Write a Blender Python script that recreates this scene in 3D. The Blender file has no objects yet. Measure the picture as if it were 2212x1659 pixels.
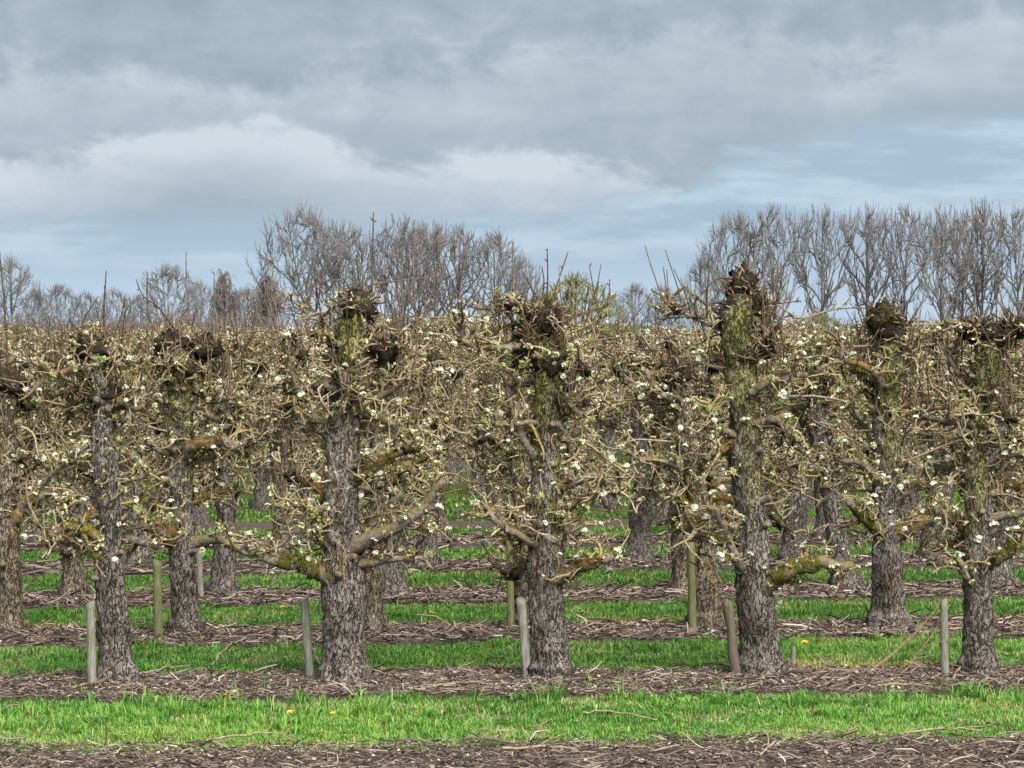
import bpy, math, random
import numpy as np
from mathutils import noise as mnoise, Vector

# ------------------------------------------------------------------ camera
F = 5536.0                       # focal length in pixels of a 2212 x 1659 frame
CX, CY, HORIZON = 1106.0, 829.5, 720.0
EYE = 3.0
PITCH = math.atan((CY - HORIZON) / F)
scene = bpy.context.scene
col = scene.collection
cam_data = bpy.data.cameras.new("camera")
cam_data.sensor_width = 36.0
cam_data.lens = 36.0 * F / 2212.0
cam_data.clip_start = 0.1
cam_data.clip_end = 6000.0
cam = bpy.data.objects.new("camera", cam_data)
col.objects.link(cam)
cam.location = (0, 0, EYE)
cam.rotation_euler = (math.radians(90) - PITCH, 0, 0)
scene.camera = cam

# ------------------------------------------------------------------ light
SUN_EL, SUN_AZ = math.radians(46), math.radians(155)   # azimuth from +Y clockwise: behind and right of the camera
sun_data = bpy.data.lights.new("sun", 'SUN')
sun_data.energy = 1.5
sun_data.angle = math.radians(50)
sun_data.color = (1.0, 0.965, 0.92)
sun = bpy.data.objects.new("sun", sun_data)
col.objects.link(sun)
sun.location = (20, -30, 40)
_d = Vector((math.sin(SUN_AZ) * math.cos(SUN_EL), math.cos(SUN_AZ) * math.cos(SUN_EL), math.sin(SUN_EL)))
sun.rotation_euler = _d.to_track_quat('Z', 'Y').to_euler()

scene.view_settings.view_transform = 'Standard'
scene.view_settings.look = 'None'
EXPOSURE = 2.3
scene.view_settings.exposure = EXPOSURE
scene.view_settings.gamma = 1.0
scene.view_settings.use_curve_mapping = False
scene.cycles.max_bounces = 6
scene.cycles.diffuse_bounces = 3
scene.cycles.glossy_bounces = 2
scene.cycles.transmission_bounces = 2
scene.cycles.use_adaptive_sampling = True


class NG:
    """small helper for node graphs"""
    def __init__(self, tree):
        self.t = tree
        self.n = tree.nodes
        self.l = tree.links

    def add(self, typ, **kw):
        nd = self.n.new(typ)
        for k, v in kw.items():
            setattr(nd, k, v)
        return nd

    def put(self, sock, val):
        if isinstance(val, bpy.types.NodeSocket):
            self.l.new(val, sock)
        elif isinstance(val, (tuple, list)):
            v = list(val)
            if sock.type == 'RGBA' and len(v) == 3:
                v.append(1.0)
            sock.default_value = v
        else:
            sock.default_value = val

    def m(self, op, a, b=0.0, c=None, clamp=False):
        nd = self.add('ShaderNodeMath', operation=op, use_clamp=clamp)
        self.put(nd.inputs[0], a)
        self.put(nd.inputs[1], b)
        if c is not None:
            self.put(nd.inputs[2], c)
        return nd.outputs[0]

    def mixc(self, fac, a, b, blend='MIX'):
        nd = self.add('ShaderNodeMix', data_type='RGBA', blend_type=blend)
        self.put(nd.inputs[0], fac)
        self.put(nd.inputs[6], a)
        self.put(nd.inputs[7], b)
        return nd.outputs[2]

    def rng(self, val, a, b, c=0.0, d=1.0, smooth=True):
        nd = self.add('ShaderNodeMapRange', interpolation_type='SMOOTHSTEP' if smooth else 'LINEAR')
        self.put(nd.inputs[0], val)
        for i, x in enumerate((a, b, c, d)):
            self.put(nd.inputs[1 + i], x)
        return nd.outputs[0]

    def xyz(self, x, y, z=0.0):
        nd = self.add('ShaderNodeCombineXYZ')
        self.put(nd.inputs[0], x)
        self.put(nd.inputs[1], y)
        self.put(nd.inputs[2], z)
        return nd.outputs[0]

    def noise(self, vec, scale=1.0, detail=4.0, rough=0.55, dist=0.0):
        nd = self.add('ShaderNodeTexNoise')
        if vec is not None:
            self.put(nd.inputs['Vector'], vec)
        self.put(nd.inputs['Scale'], scale)
        self.put(nd.inputs['Detail'], detail)
        self.put(nd.inputs['Roughness'], rough)
        self.put(nd.inputs['Distortion'], dist)
        return nd.outputs['Fac']

    def ramp(self, fac, stops):
        nd = self.add('ShaderNodeValToRGB')
        els = nd.color_ramp.elements
        els[0].position, els[0].color = stops[0][0], (*stops[0][1], 1)
        els[1].position, els[1].color = stops[-1][0], (*stops[-1][1], 1)
        for p, c in stops[1:-1]:
            e = els.new(p)
            e.color = (*c, 1)
        self.put(nd.inputs[0], fac)
        return nd.outputs[0]

    def curve(self, val, pts):
        """piecewise curve val -> value, pts given in (0..1, 0..1)"""
        nd = self.add('ShaderNodeFloatCurve')
        cv = nd.mapping.curves[0]
        cv.points[0].location = pts[0]
        cv.points[1].location = pts[-1]
        for p in pts[1:-1]:
            cv.points.new(*p)
        nd.mapping.update()
        self.put(nd.inputs[1], val)
        return nd.outputs[0]


# ------------------------------------------------------------------ sky: clear-air Nishita behind a broken layer of stratocumulus
world = bpy.data.worlds.new("World")
scene.world = world
world.use_nodes = True
g = NG(world.node_tree)
g.n.clear()
tc = g.add('ShaderNodeTexCoord')
sep = g.add('ShaderNodeSeparateXYZ')
g.l.new(tc.outputs['Generated'], sep.inputs[0])
sx, sy, sz = sep.outputs
az = g.m('ARCTAN2', sx, sy)
el = g.m('ARCSINE', sz)
u = g.m('MULTIPLY_ADD', az, 2.5, 0.5)             # 0.0 .. 1.0 over about 23 degrees of azimuth
w = g.m('MULTIPLY', el, 7.689)                    # 1.0 at 7.45 degrees elevation
nish = g.add('ShaderNodeTexSky', sky_type='NISHITA')
nish.sun_disc = False
nish.sun_elevation = SUN_EL
nish.sun_rotation = SUN_AZ
nish.air_density = 1.0
nish.dust_density = 1.5
clear = g.mixc(1.0, nish.outputs[0], (0.085, 0.085, 0.085), 'MULTIPLY')
clear = g.mixc(0.8, clear, (0.56, 0.73, 0.90))    # thin veil of high haze in front of the blue
uvw = g.xyz(g.m('MULTIPLY', u, 3.1), g.m('MULTIPLY', w, 3.2), sz)
warp = g.m('SUBTRACT', g.noise(uvw, 2.4, 6.0, 0.6), 0.5)
fine = g.m('SUBTRACT', g.noise(g.xyz(g.m('MULTIPLY', u, 7.5), g.m('MULTIPLY', w, 3.9), 3.7), 1.9, 8.0, 0.6, 0.35), 0.5)
broad = g.m('SUBTRACT', g.noise(g.xyz(g.m('MULTIPLY', u, 2.0), g.m('MULTIPLY', w, 4.2), 8.1), 1.5, 4.0, 0.55), 0.5)
uw = g.m('ADD', u, g.m('MULTIPLY', warp, 0.10))


def U(x): return x / 2212.0
def W(y): return (720.0 - y) / 720.0


def edge(pts):
    return g.curve(uw, [(U(x), W(y)) for x, y in pts])


def bank(edge_val, jitter, soft, depth):
    d = g.m('SUBTRACT', g.m('ADD', g.m('ADD', edge_val, g.m('MULTIPLY', warp, 0.16)), g.m('MULTIPLY', fine, jitter)), w)   # > 0 below the top of the bank
    up = g.rng(d, -soft * 0.4, soft)
    down = g.rng(d, 0.02, depth, 1.0, 0.0)
    return g.m('MULTIPLY', up, down)


low = bank(edge([(0, 345), (160, 325), (310, 290), (560, 268), (780, 322), (980, 345), (1180, 322), (1370, 362), (1480, 425), (1640, 520), (2212, 560)]), 0.24, 0.06, 0.36)
mid = bank(edge([(0, 160), (250, 150), (560, 180), (860, 132), (1080, 118), (1340, 66), (1640, 60), (1850, 118), (1960, 55), (2212, 42)]), 0.26, 0.09, 0.38)
streak = g.rng(g.m('ADD', g.m('MULTIPLY', fine, 1.0), g.m('MULTIPLY', broad, 0.8)), 0.02, 0.30)
tone = g.m('ADD', g.m('MULTIPLY', low, 0.58), g.m('MULTIPLY', mid, 0.40))
tone = g.m('ADD', tone, g.m('MULTIPLY', g.m('ADD', g.m('MULTIPLY', fine, 1.6), broad), 0.72))
tone = g.m('ADD', tone, 0.28)
cloud = g.ramp(tone, [(0.0, (0.32, 0.40, 0.465)), (0.35, (0.40, 0.485, 0.56)), (0.7, (0.515, 0.595, 0.68)), (1.0, (0.64, 0.71, 0.78))])
# cover: full overhead, breaking up towards the horizon
lowedge = edge([(0, 485), (350, 480), (560, 470), (1000, 475), (1300, 450), (1440, 425), (1560, 350), (1700, 335), (1950, 285), (2212, 265)])
cov = g.rng(g.m('ADD', g.m('SUBTRACT', w, lowedge), g.m('MULTIPLY', fine, 0.22)), -0.05, 0.06)
wisps = g.m('MULTIPLY', g.rng(g.noise(g.xyz(g.m('MULTIPLY', u, 3.6), g.m('MULTIPLY', w, 7.0), 5.2), 1.5, 6.0, 0.58), 0.36, 0.56), 0.92)
shadowblue = g.mixc(g.rng(w, 0.02, 0.34), (0.55, 0.70, 0.85), (0.385, 0.52, 0.65))
lowsky = g.mixc(wisps, clear, shadowblue)
skycol = g.mixc(cov, lowsky, cloud)
bg = g.add('ShaderNodeBackground')
g.l.new(skycol, bg.inputs[0])
bg.inputs[1].default_value = 2.0 ** -EXPOSURE
wo = g.add('ShaderNodeOutputWorld')
g.l.new(bg.outputs[0], wo.inputs[0])

# ------------------------------------------------------------------ helpers: geometry
RS = np.random.RandomState(7)
TA = math.tan(math.radians(5.0))          # the rows run 5 degrees askew to the view
ROW_S = 22.0 / 6.0


def R_of(k):
    return ROW_S * (k + 5.0)


def ray(px, py=HORIZON):
    x = (px - CX) / F
    y = (CY - py) / F
    cp, sp = math.cos(PITCH), math.sin(PITCH)
    return np.array([x, cp + y * sp, -sp + y * cp])


def on_row(px, k):
    """point on the ground where the row k meets the column px"""
    d = ray(px, 1400)
    t = R_of(k) / (d[1] - d[0] * TA)
    return np.array([d[0] * t, d[1] * t, 0.0])


def on_ground(px, py, z=0.0):
    d = ray(px, py)
    t = (z - EYE) / d[2]
    return np.array([d[0] * t, d[1] * t, z])


def at_depth(px, py, Y):
    d = ray(px, py)
    t = Y / d[1]
    return np.array([d[0] * t, Y, EYE + d[2] * t])


def vnoise(x, y, seed=0):
    x = np.asarray(x, float)
    y = np.asarray(y, float)
    xi, yi = np.floor(x).astype(np.int64), np.floor(y).astype(np.int64)
    fx, fy = x - xi, y - yi
    fx, fy = fx * fx * (3 - 2 * fx), fy * fy * (3 - 2 * fy)

    def h(a, b):
        n = (a * 374761393 + b * 668265263 + seed * 1442695041) & 0xffffffff
        n = ((n ^ (n >> 13)) * 1274126177) & 0xffffffff
        return ((n ^ (n >> 16)) & 0xffff) / 65535.0
    a = h(xi, yi) * (1 - fx) + h(xi + 1, yi) * fx
    b = h(xi, yi + 1) * (1 - fx) + h(xi + 1, yi + 1) * fx
    return a * (1 - fy) + b * fy


def fbm(x, y, seed=0, oct=3):
    s, a, t = 0.0, 0.5, 0.0
    for i in range(oct):
        s = s + a * vnoise(x * 2 ** i, y * 2 ** i, seed + i)
        t += a
        a *= 0.5
    return s / t


NTRI = [0]


def mk_mesh(name, V, quads=None, tris=None, mats=(), attrs=None, smooth=False, qmat=None, tmat=None):
    me = bpy.data.meshes.new(name)
    V = np.asarray(V, np.float32).reshape(-1, 3)
    q = np.zeros((0, 4), np.int32) if quads is None else np.asarray(quads, np.int32).reshape(-1, 4)
    t = np.zeros((0, 3), np.int32) if tris is None else np.asarray(tris, np.int32).reshape(-1, 3)
    NTRI[0] += 2 * len(q) + len(t)
    me.vertices.add(len(V))
    me.vertices.foreach_set('co', V.ravel())
    loops = np.concatenate([q.ravel(), t.ravel()])
    me.loops.add(len(loops))
    me.loops.foreach_set('vertex_index', loops)
    starts = np.concatenate([np.arange(len(q)) * 4, len(q) * 4 + np.arange(len(t)) * 3]).astype(np.int32)
    me.polygons.add(len(starts))
    me.polygons.foreach_set('loop_start', starts)
    if smooth:
        me.polygons.foreach_set('use_smooth', np.ones(len(starts), bool))
    if qmat is not None or tmat is not None:
        mi = np.concatenate([np.zeros(len(q), np.int32) if qmat is None else qmat, np.zeros(len(t), np.int32) if tmat is None else tmat])
        me.polygons.foreach_set('material_index', mi.astype(np.int32))
    for m in mats:
        me.materials.append(m)
    if attrs:
        for k, a in attrs.items():
            at = me.attributes.new(k, 'FLOAT', 'POINT')
            at.data.foreach_set('value', np.asarray(a, np.float32))
    me.update()
    me.validate()
    return me


def tag(o, label=None, cat=None, group=None, kind=None):
    if label: o['label'] = label
    if cat: o['category'] = cat
    if group: o['group'] = group
    if kind: o['kind'] = kind
    return o


def link(name, me, parent=None, loc=None):
    o = bpy.data.objects.new(name, me)
    col.objects.link(o)
    if parent is not None:
        o.parent = parent
    if loc is not None:
        o.location = loc
    return o


def empty(name, loc):
    o = bpy.data.objects.new(name, None)
    o.empty_display_size = 0.2
    col.objects.link(o)
    o.location = loc
    return o


class Tubes:
    """collects tapered tubes; one tint value for each tube"""
    def __init__(self, sides=4):
        self.s = sides
        self.V, self.Q, self.T, self.A = [], [], [], []
        self.n = 0

    def add(self, P, R, tint=0.5, sides=None, cap=True):
        s = sides or self.s
        P = np.asarray(P, float)
        n = len(P)
        R = np.broadcast_to(np.asarray(R, float), (n,))
        D = np.empty_like(P)
        D[1:-1] = P[2:] - P[:-2]
        D[0] = P[1] - P[0]
        D[-1] = P[-1] - P[-2]
        D /= np.linalg.norm(D, axis=1)[:, None] + 1e-9
        m = D.mean(0)
        ax = np.argmin(np.abs(m))
        ref = np.zeros(3)
        ref[ax] = 1.0
        A = np.cross(D, ref)
        A /= np.linalg.norm(A, axis=1)[:, None] + 1e-9
        B = np.cross(D, A)
        th = np.arange(s) * 2 * math.pi / s
        ring = P[:, None, :] + R[:, None, None] * (np.cos(th)[None, :, None] * A[:, None, :] + np.sin(th)[None, :, None] * B[:, None, :])
        self.V.append(ring.reshape(-1, 3))
        i = np.arange(n - 1)[:, None] * s
        j = np.arange(s)[None, :]
        j2 = (j + 1) % s
        q = np.stack([i + j, i + j2, i + s + j2, i + s + j], -1).reshape(-1, 4) + self.n
        self.Q.append(q)
        self.A.append(np.full(n * s, tint))
        if cap:
            b = self.n + (n - 1) * s
            if s == 4:
                self.Q.append(np.array([[b, b + 1, b + 2, b + 3]]))
            else:
                self.T.append(np.array([[b, b + k, b + k + 1] for k in range(1, s - 1)]))
        self.n += n * s

    def mesh(self, name, mats, smooth=True, extra=None):
        V = np.concatenate(self.V)
        Q = np.concatenate(self.Q)
        T = np.concatenate(self.T) if self.T else None
        return mk_mesh(name, V, Q, T, mats, {'tint': np.concatenate(self.A)}, smooth)


def catmull(P, n):
    P = np.asarray(P, float)
    if len(P) == 2:
        t = np.linspace(0, 1, n)[:, None]
        return P[0] * (1 - t) + P[1] * t
    Q = np.vstack([2 * P[0] - P[1], P, 2 * P[-1] - P[-2]])
    t = np.linspace(0, len(P) - 1 - 1e-6, n)
    i = t.astype(int)
    f = (t - i)[:, None]
    a, b, c, d = Q[i], Q[i + 1], Q[i + 2], Q[i + 3]
    return 0.5 * (2 * b + (c - a) * f + (2 * a - 5 * b + 4 * c - d) * f ** 2 + (3 * b - a - 3 * c + d) * f ** 3)


def unit(v):
    return v / (np.linalg.norm(v) + 1e-9)


def grow(rs, start, d, length, nseg, curl, up=0.0, zmin=None, zmax=None):
    """a wandering twig"""
    P = [np.asarray(start, float)]
    d = unit(np.asarray(d, float))
    bend = rs.normal(0, 1, 3) * curl * 0.55
    st = length / nseg
    for i in range(nseg):
        bend = bend * 0.75 + rs.normal(0, 1, 3) * curl * 0.5
        d = unit(d + bend + np.array([0, 0, up]))
        if zmin is not None and P[-1][2] + d[2] * st < zmin:
            d[2] = abs(d[2]) * 0.6 + 0.1
            d = unit(d)
        if zmax is not None and P[-1][2] + d[2] * st > zmax:
            d[2] = -abs(d[2]) * 0.4
            d = unit(d)
        P.append(P[-1] + d * st)
    return np.array(P)


# ------------------------------------------------------------------ materials
def new_mat(name, rough=0.9, spec=0.2):
    m = bpy.data.materials.new(name)
    m.use_nodes = True
    n = NG(m.node_tree)
    b = n.n['Principled BSDF']
    b.inputs['Roughness'].default_value = rough
    b.inputs['Specular IOR Level'].default_value = spec
    return m, n, b


def attr(n, name):
    a = n.add('ShaderNodeAttribute', attribute_name=name)
    return a.outputs['Fac']


def bump(n, b, h, strength, dist):
    bp = n.add('ShaderNodeBump')
    bp.inputs['Strength'].default_value = strength
    bp.inputs['Distance'].default_value = dist
    n.put(bp.inputs['Height'], h)
    n.l.new(bp.outputs[0], b.inputs['Normal'])


def objco(n):
    return n.add('ShaderNodeTexCoord').outputs['Object']


def world_pos(n):
    return n.add('ShaderNodeNewGeometry').outputs['Position']


def trunk_material(name, warm):
    m, n, b = new_mat(name, 0.95, 0.1)
    oc = objco(n)
    cr = attr(n, 'plate')
    mp = n.add('ShaderNodeMapping')
    mp.inputs['Scale'].default_value = (1, 1, 0.34)
    n.l.new(oc, mp.inputs[0])

    def fissure(scale, wdt, seed):
        va = n.add('ShaderNodeVectorMath', operation='ADD')
        n.l.new(mp.outputs[0], va.inputs[0])
        va.inputs[1].default_value = (seed, seed * 1.7, seed * 0.6)
        v_ = n.noise(va.outputs[0], scale, 2.5, 0.5, 0.6)
        return n.rng(n.m('ABSOLUTE', n.m('SUBTRACT', v_, 0.5)), 0.0, wdt)
    n1 = n.noise(mp.outputs[0], 75.0, 5.0, 0.65)
    n2 = n.noise(oc, 3.0, 3.0, 0.5)
    pl = n.m('MULTIPLY', fissure(26.0, 0.055, 0.0), fissure(40.0, 0.042, 4.1))
    f = n.m('ADD', n.m('MULTIPLY', pl, 0.68), n.m('MULTIPLY', n.m('SUBTRACT', n1, 0.5), 0.55))
    f = n.m('ADD', f, n.m('MULTIPLY', n.m('SUBTRACT', n2, 0.5), 0.85))
    f = n.m('ADD', f, n.m('MULTIPLY', n.m('SUBTRACT', cr, 0.6), 0.22))
    c = n.ramp(f, [(0.0, (0.036, 0.027, 0.022)), (0.3, (0.11 + warm * 0.012, 0.092, 0.076 - warm * 0.015)), (0.6, (0.205 + warm * 0.012, 0.18, 0.155 - warm * 0.035)), (1.0, (0.35, 0.322, 0.285))])
    c = n.mixc(n.rng(n2, 0.45, 0.75, 0.0, 0.4), c, n.mixc(0.5, c, (0.18, 0.12, 0.07)))
    mg = n.rng(n.m('ADD', attr(n, 'moss_green'), n.m('MULTIPLY', n.m('SUBTRACT', n1, 0.5), 0.9)), 0.35, 0.75, 0.0, 0.85)
    mo = n.rng(n.m('ADD', attr(n, 'moss_orange'), n.m('MULTIPLY', n.m('SUBTRACT', n1, 0.5), 0.9)), 0.38, 0.75, 0.0, 0.85)
    c = n.mixc(mg, c, n.ramp(f, [(0.0, (0.035, 0.036, 0.012)), (0.45, (0.13, 0.13, 0.034)), (0.85, (0.25, 0.24, 0.065))]))
    c = n.mixc(mo, c, n.ramp(f, [(0.0, (0.05, 0.026, 0.012)), (0.45, (0.18, 0.10, 0.03)), (0.85, (0.32, 0.19, 0.055))]))
    n.put(b.inputs['Base Color'], c)
    bump(n, b, n.m('ADD', pl, n.m('MULTIPLY', n1, 0.5)), 1.0, 0.012)
    return m


M_TRUNK = trunk_material('fissured_bark', 0.0)
M_TRUNK_WARM = trunk_material('fissured_bark_brown', 1.0)

# limbs: tan grey bark, algae and moss where it lies on top
M_LIMB, n, b = new_mat('limb_bark', 0.95, 0.1)
oc = objco(n)
n1 = n.noise(oc, 30.0, 4.0, 0.65)
n2 = n.noise(oc, 5.0, 3.0, 0.55)
c = n.ramp(n1, [(0.3, (0.06, 0.045, 0.035)), (0.5, (0.17, 0.14, 0.11)), (0.72, (0.32, 0.285, 0.24))])
nz = n.add('ShaderNodeSeparateXYZ')
n.l.new(n.add('ShaderNodeNewGeometry').outputs['Normal'], nz.inputs[0])
ms = n.rng(n.m('ADD', n.m('MULTIPLY', nz.outputs[2], 0.25), n2), 0.5, 0.72, 0.0, 0.8)
c = n.mixc(ms, c, n.ramp(n.noise(oc, 2.2, 2.0), [(0.35, (0.09, 0.095, 0.022)), (0.5, (0.17, 0.14, 0.035)), (0.65, (0.22, 0.115, 0.03))]))
n.put(b.inputs['Base Color'], c)
bump(n, b, n1, 0.8, 0.01)

# twigs: the tint attribute runs from dark through tan to lichen-grey and olive
M_TWIG, n, b = new_mat('twig_bark', 0.9, 0.15)
oc = objco(n)
c = n.ramp(attr(n, 'tint'), [(0.0, (0.06, 0.045, 0.035)), (0.22, (0.15, 0.105, 0.068)), (0.5, (0.32, 0.236, 0.15)), (0.72, (0.46, 0.375, 0.27)), (0.84, (0.38, 0.315, 0.11)), (1.0, (0.62, 0.56, 0.47))])
n1 = n.noise(oc, 45.0, 3.0, 0.6)
c = n.mixc(n.rng(n1, 0.38, 0.62, 0.0, 0.75), c, n.mixc(1.0, c, (0.40, 0.36, 0.30), 'MULTIPLY'))
n.put(b.inputs['Base Color'], c)

M_BURL, n, b = new_mat('burl_wood', 0.97, 0.05)
oc = objco(n)
n1 = n.noise(oc, 24.0, 5.0, 0.7)
c = n.ramp(n1, [(0.32, (0.014, 0.011, 0.008)), (0.52, (0.04, 0.031, 0.022)), (0.72, (0.13, 0.10, 0.07))])
c = n.mixc(n.rng(n.noise(oc, 7.0, 3.0), 0.5, 0.66, 0.0, 0.7), c, (0.05, 0.056, 0.016))
n.put(b.inputs['Base Color'], c)
bump(n, b, n1, 1.0, 0.03)


def moss_material(name, lo, hi):
    m, n, b = new_mat(name, 1.0, 0.0)
    oc = objco(n)
    n1 = n.noise(oc, 38.0, 4.0, 0.7)
    n.put(b.inputs['Base Color'], n.ramp(n1, [(0.32, lo), (0.7, hi)]))
    bump(n, b, n1, 1.0, 0.03)
    return m


M_MOSS = {'green': moss_material('moss_green', (0.045, 0.05, 0.012), (0.20, 0.195, 0.04)),
          'orange': moss_material('moss_orange', (0.085, 0.052, 0.02), (0.29, 0.19, 0.07)),
          'yellow': moss_material('moss_yellow', (0.11, 0.10, 0.02), (0.34, 0.29, 0.055))}


def flat_mat(name, colr, rough=0.7, var=0.25, spec=0.3, transl=0.0):
    m, n, b = new_mat(name, rough, spec)
    nn = n.noise(world_pos(n), 9.0, 3.0, 0.6)
    lo = tuple(x * (1 - var) for x in colr)
    hi = tuple(min(1, x * (1 + var)) for x in colr)
    c = n.ramp(nn, [(0.3, lo), (0.7, hi)])
    n.put(b.inputs['Base Color'], c)
    if transl:
        t = n.add('ShaderNodeBsdfTranslucent')
        n.put(t.inputs[0], c)
        mx = n.add('ShaderNodeMixShader')
        mx.inputs[0].default_value = transl
        n.l.new(b.outputs[0], mx.inputs[1])
        n.l.new(t.outputs[0], mx.inputs[2])
        n.l.new(mx.outputs[0], n.n['Material Output'].inputs[0])
    return m


M_PETAL = flat_mat('pear_petal_white', (0.74, 0.71, 0.58), 0.6, 0.08, 0.3, 0.25)
M_CREAM = flat_mat('pear_petal_cream', (0.70, 0.66, 0.42), 0.6, 0.12, 0.3, 0.25)
M_LEAF = flat_mat('young_leaf', (0.36, 0.40, 0.11), 0.5, 0.2, 0.4, 0.3)
M_BUDTAN = flat_mat('bud_tan', (0.42, 0.31, 0.19), 0.7, 0.25, 0.2, 0.1)
M_BUD = flat_mat('bud_scale', (0.50, 0.47, 0.24), 0.6, 0.2, 0.3, 0.2)


def grass_material():
    m, n, b = new_mat('grass_blade', 0.55, 0.3)
    c = n.ramp(attr(n, 'tint'), [(0.0, (0.04, 0.115, 0.02)), (0.35, (0.115, 0.30, 0.045)), (0.65, (0.215, 0.44, 0.07)), (0.85, (0.37, 0.45, 0.10)), (0.93, (0.50, 0.43, 0.09)), (1.0, (0.52, 0.46, 0.27))])
    n.put(b.inputs['Base Color'], c)
    t = n.add('ShaderNodeBsdfTranslucent')
    n.put(t.inputs[0], c)
    mx = n.add('ShaderNodeMixShader')
    mx.inputs[0].default_value = 0.3
    n.l.new(b.outputs[0], mx.inputs[1])
    n.l.new(t.outputs[0], mx.inputs[2])
    n.l.new(mx.outputs[0], n.n['Material Output'].inputs[0])
    return m


M_GRASS = grass_material()

M_STICK, n, b = new_mat('pruned_wood_litter', 0.9, 0.15)
c = n.ramp(attr(n, 'tint'), [(0.0, (0.045, 0.03, 0.026)), (0.3, (0.125, 0.092, 0.072)), (0.6, (0.24, 0.182, 0.143)), (0.85, (0.38, 0.30, 0.245)), (1.0, (0.62, 0.53, 0.44))])
n.put(b.inputs['Base Color'], c)

M_MULCH, n, b = new_mat('mulch_soil', 0.97, 0.1)
wp = world_pos(n)
n1 = n.noise(wp, 22.0, 5.0, 0.7)
n2 = n.noise(wp, 1.3, 3.0, 0.5)
c = n.ramp(n1, [(0.3, (0.04, 0.03, 0.025)), (0.5, (0.115, 0.086, 0.07)), (0.72, (0.24, 0.185, 0.155))])
c = n.mixc(n.rng(n2, 0.4, 0.7, 0.0, 0.4), c, (0.085, 0.06, 0.056))
n.put(b.inputs['Base Color'], c)
bump(n, b, n1, 1.0, 0.03)

M_GROUND, n, b = new_mat('turf_and_soil', 0.97, 0.1)
wp = world_pos(n)
n1 = n.noise(wp, 14.0, 5.0, 0.7)
n2 = n.noise(wp, 0.6, 4.0, 0.55)
c = n.ramp(n1, [(0.3, (0.03, 0.034, 0.014)), (0.5, (0.065, 0.085, 0.025)), (0.72, (0.14, 0.17, 0.05))])
c = n.mixc(n.rng(n2, 0.45, 0.7, 0.0, 0.5), c, (0.10, 0.13, 0.035))
n.put(b.inputs['Base Color'], c)
bump(n, b, n1, 0.8, 0.03)


def post_material(name, base, green):
    m, n, b = new_mat(name, 0.93, 0.1)
    mp = n.add('ShaderNodeMapping')
    mp.inputs['Scale'].default_value = (26, 26, 2.2)
    n.l.new(objco(n), mp.inputs[0])
    n1 = n.noise(mp.outputs[0], 2.6, 5.0, 0.7)
    c = n.ramp(n1, [(0.3, tuple(x * 0.35 for x in base)), (0.5, base), (0.75, tuple(min(.8, x * 1.5) for x in base))])
    c = n.mixc(n.rng(n.noise(objco(n), 5.0, 3.0), 0.42, 0.66, 0.0, green), c, (0.15, 0.17, 0.05))
    n.put(b.inputs['Base Color'], c)
    bump(n, b, n1, 0.8, 0.02)
    return m


M_POST_GREY = post_material('weathered_post', (0.26, 0.25, 0.215), 0.55)
M_POST_GREEN = post_material('algae_post', (0.19, 0.18, 0.10), 0.95)
M_POST_BROWN = post_material('brown_post', (0.15, 0.12, 0.095), 0.5)


def far_bark(name, base):
    m, n, b = new_mat(name, 0.95, 0.05)
    c = n.ramp(attr(n, 'tint'), [(0.0, tuple(x * 0.65 for x in base)), (1.0, tuple(x * 1.3 for x in base))])
    n.put(b.inputs['Base Color'], c)
    return m


M_FAR = far_bark('distant_bark_grey', (0.20, 0.185, 0.18))
M_FAR_BROWN = far_bark('distant_bark_brown', (0.205, 0.17, 0.155))
M_FAR_GREEN = far_bark('distant_budding_green', (0.21, 0.205, 0.095))

# ------------------------------------------------------------------ setting: ground, beds
NEAR_R = ROW_S * 5.03            # where the nearest grass strip begins


def bed_edges(k, a):
    """near and far edge (in row distance) of the mulch bed under row k, ragged"""
    if k == 0:
        lo = np.full_like(a, ROW_S * 3.2)
        hi = NEAR_R + 0.28 * (fbm(a * 0.9, a * 0 + 3.3, 50) - 0.5) + 0.25 * (fbm(a * 3.1, a * 0, 51) - 0.5)
        return lo, hi
    lo = R_of(k) - 0.27 * ROW_S + 0.34 * (fbm(a * 0.7, a * 0 + k, 11) - 0.5) + 0.3 * (fbm(a * 2.7, a * 0 + k, 12) - 0.5)
    hi = R_of(k) + 0.11 * ROW_S + 0.30 * (fbm(a * 0.8, a * 0 + k, 13) - 0.5) + 0.3 * (fbm(a * 3.0, a * 0 + k, 14) - 0.5)
    return lo, hi


def bed_h(a, r):
    return 0.006 + 0.03 * fbm(a * 1.7, r * 1.7, 21) + 0.025 * fbm(a * 6, r * 6, 22)


Vg = []
S = 3500.0
gm = mk_mesh('ground', [(-S, -60, 0), (S, -60, 0), (S, S, 0), (-S, S, 0)], [(0, 1, 2, 3)], mats=[M_GROUND])
tag(link('ground', gm), kind='structure')

NBED = 7
for k in range(0, NBED):
    half = R_of(k) * 0.2 + (3.5 if k else 6.0)
    na = int(min(260, half * 2 / 0.09)) if k < 4 else 90
    nr = 26 if k < 4 else 8
    a = np.linspace(-half, half, na)
    lo, hi = bed_edges(k, a)
    t = np.linspace(0, 1, nr)[:, None]
    r = lo[None, :] * (1 - t) + hi[None, :] * t
    aa = np.broadcast_to(a[None, :], r.shape)
    z = bed_h(aa, r) * np.clip(np.minimum(t, 1 - t) * 8, 0, 1) + 0.004
    V = np.stack([aa, r + aa * TA, z], -1).reshape(-1, 3)
    i = np.arange(nr - 1)[:, None] * na
    j = np.arange(na - 1)[None, :]
    q = np.stack([i + j, i + j + 1, i + na + j + 1, i + na + j], -1).reshape(-1, 4)
    o = link('mulch_bed', mk_mesh('mulch_bed', V, q, mats=[M_MULCH], smooth=True))
    tag(o, kind='structure')

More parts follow.
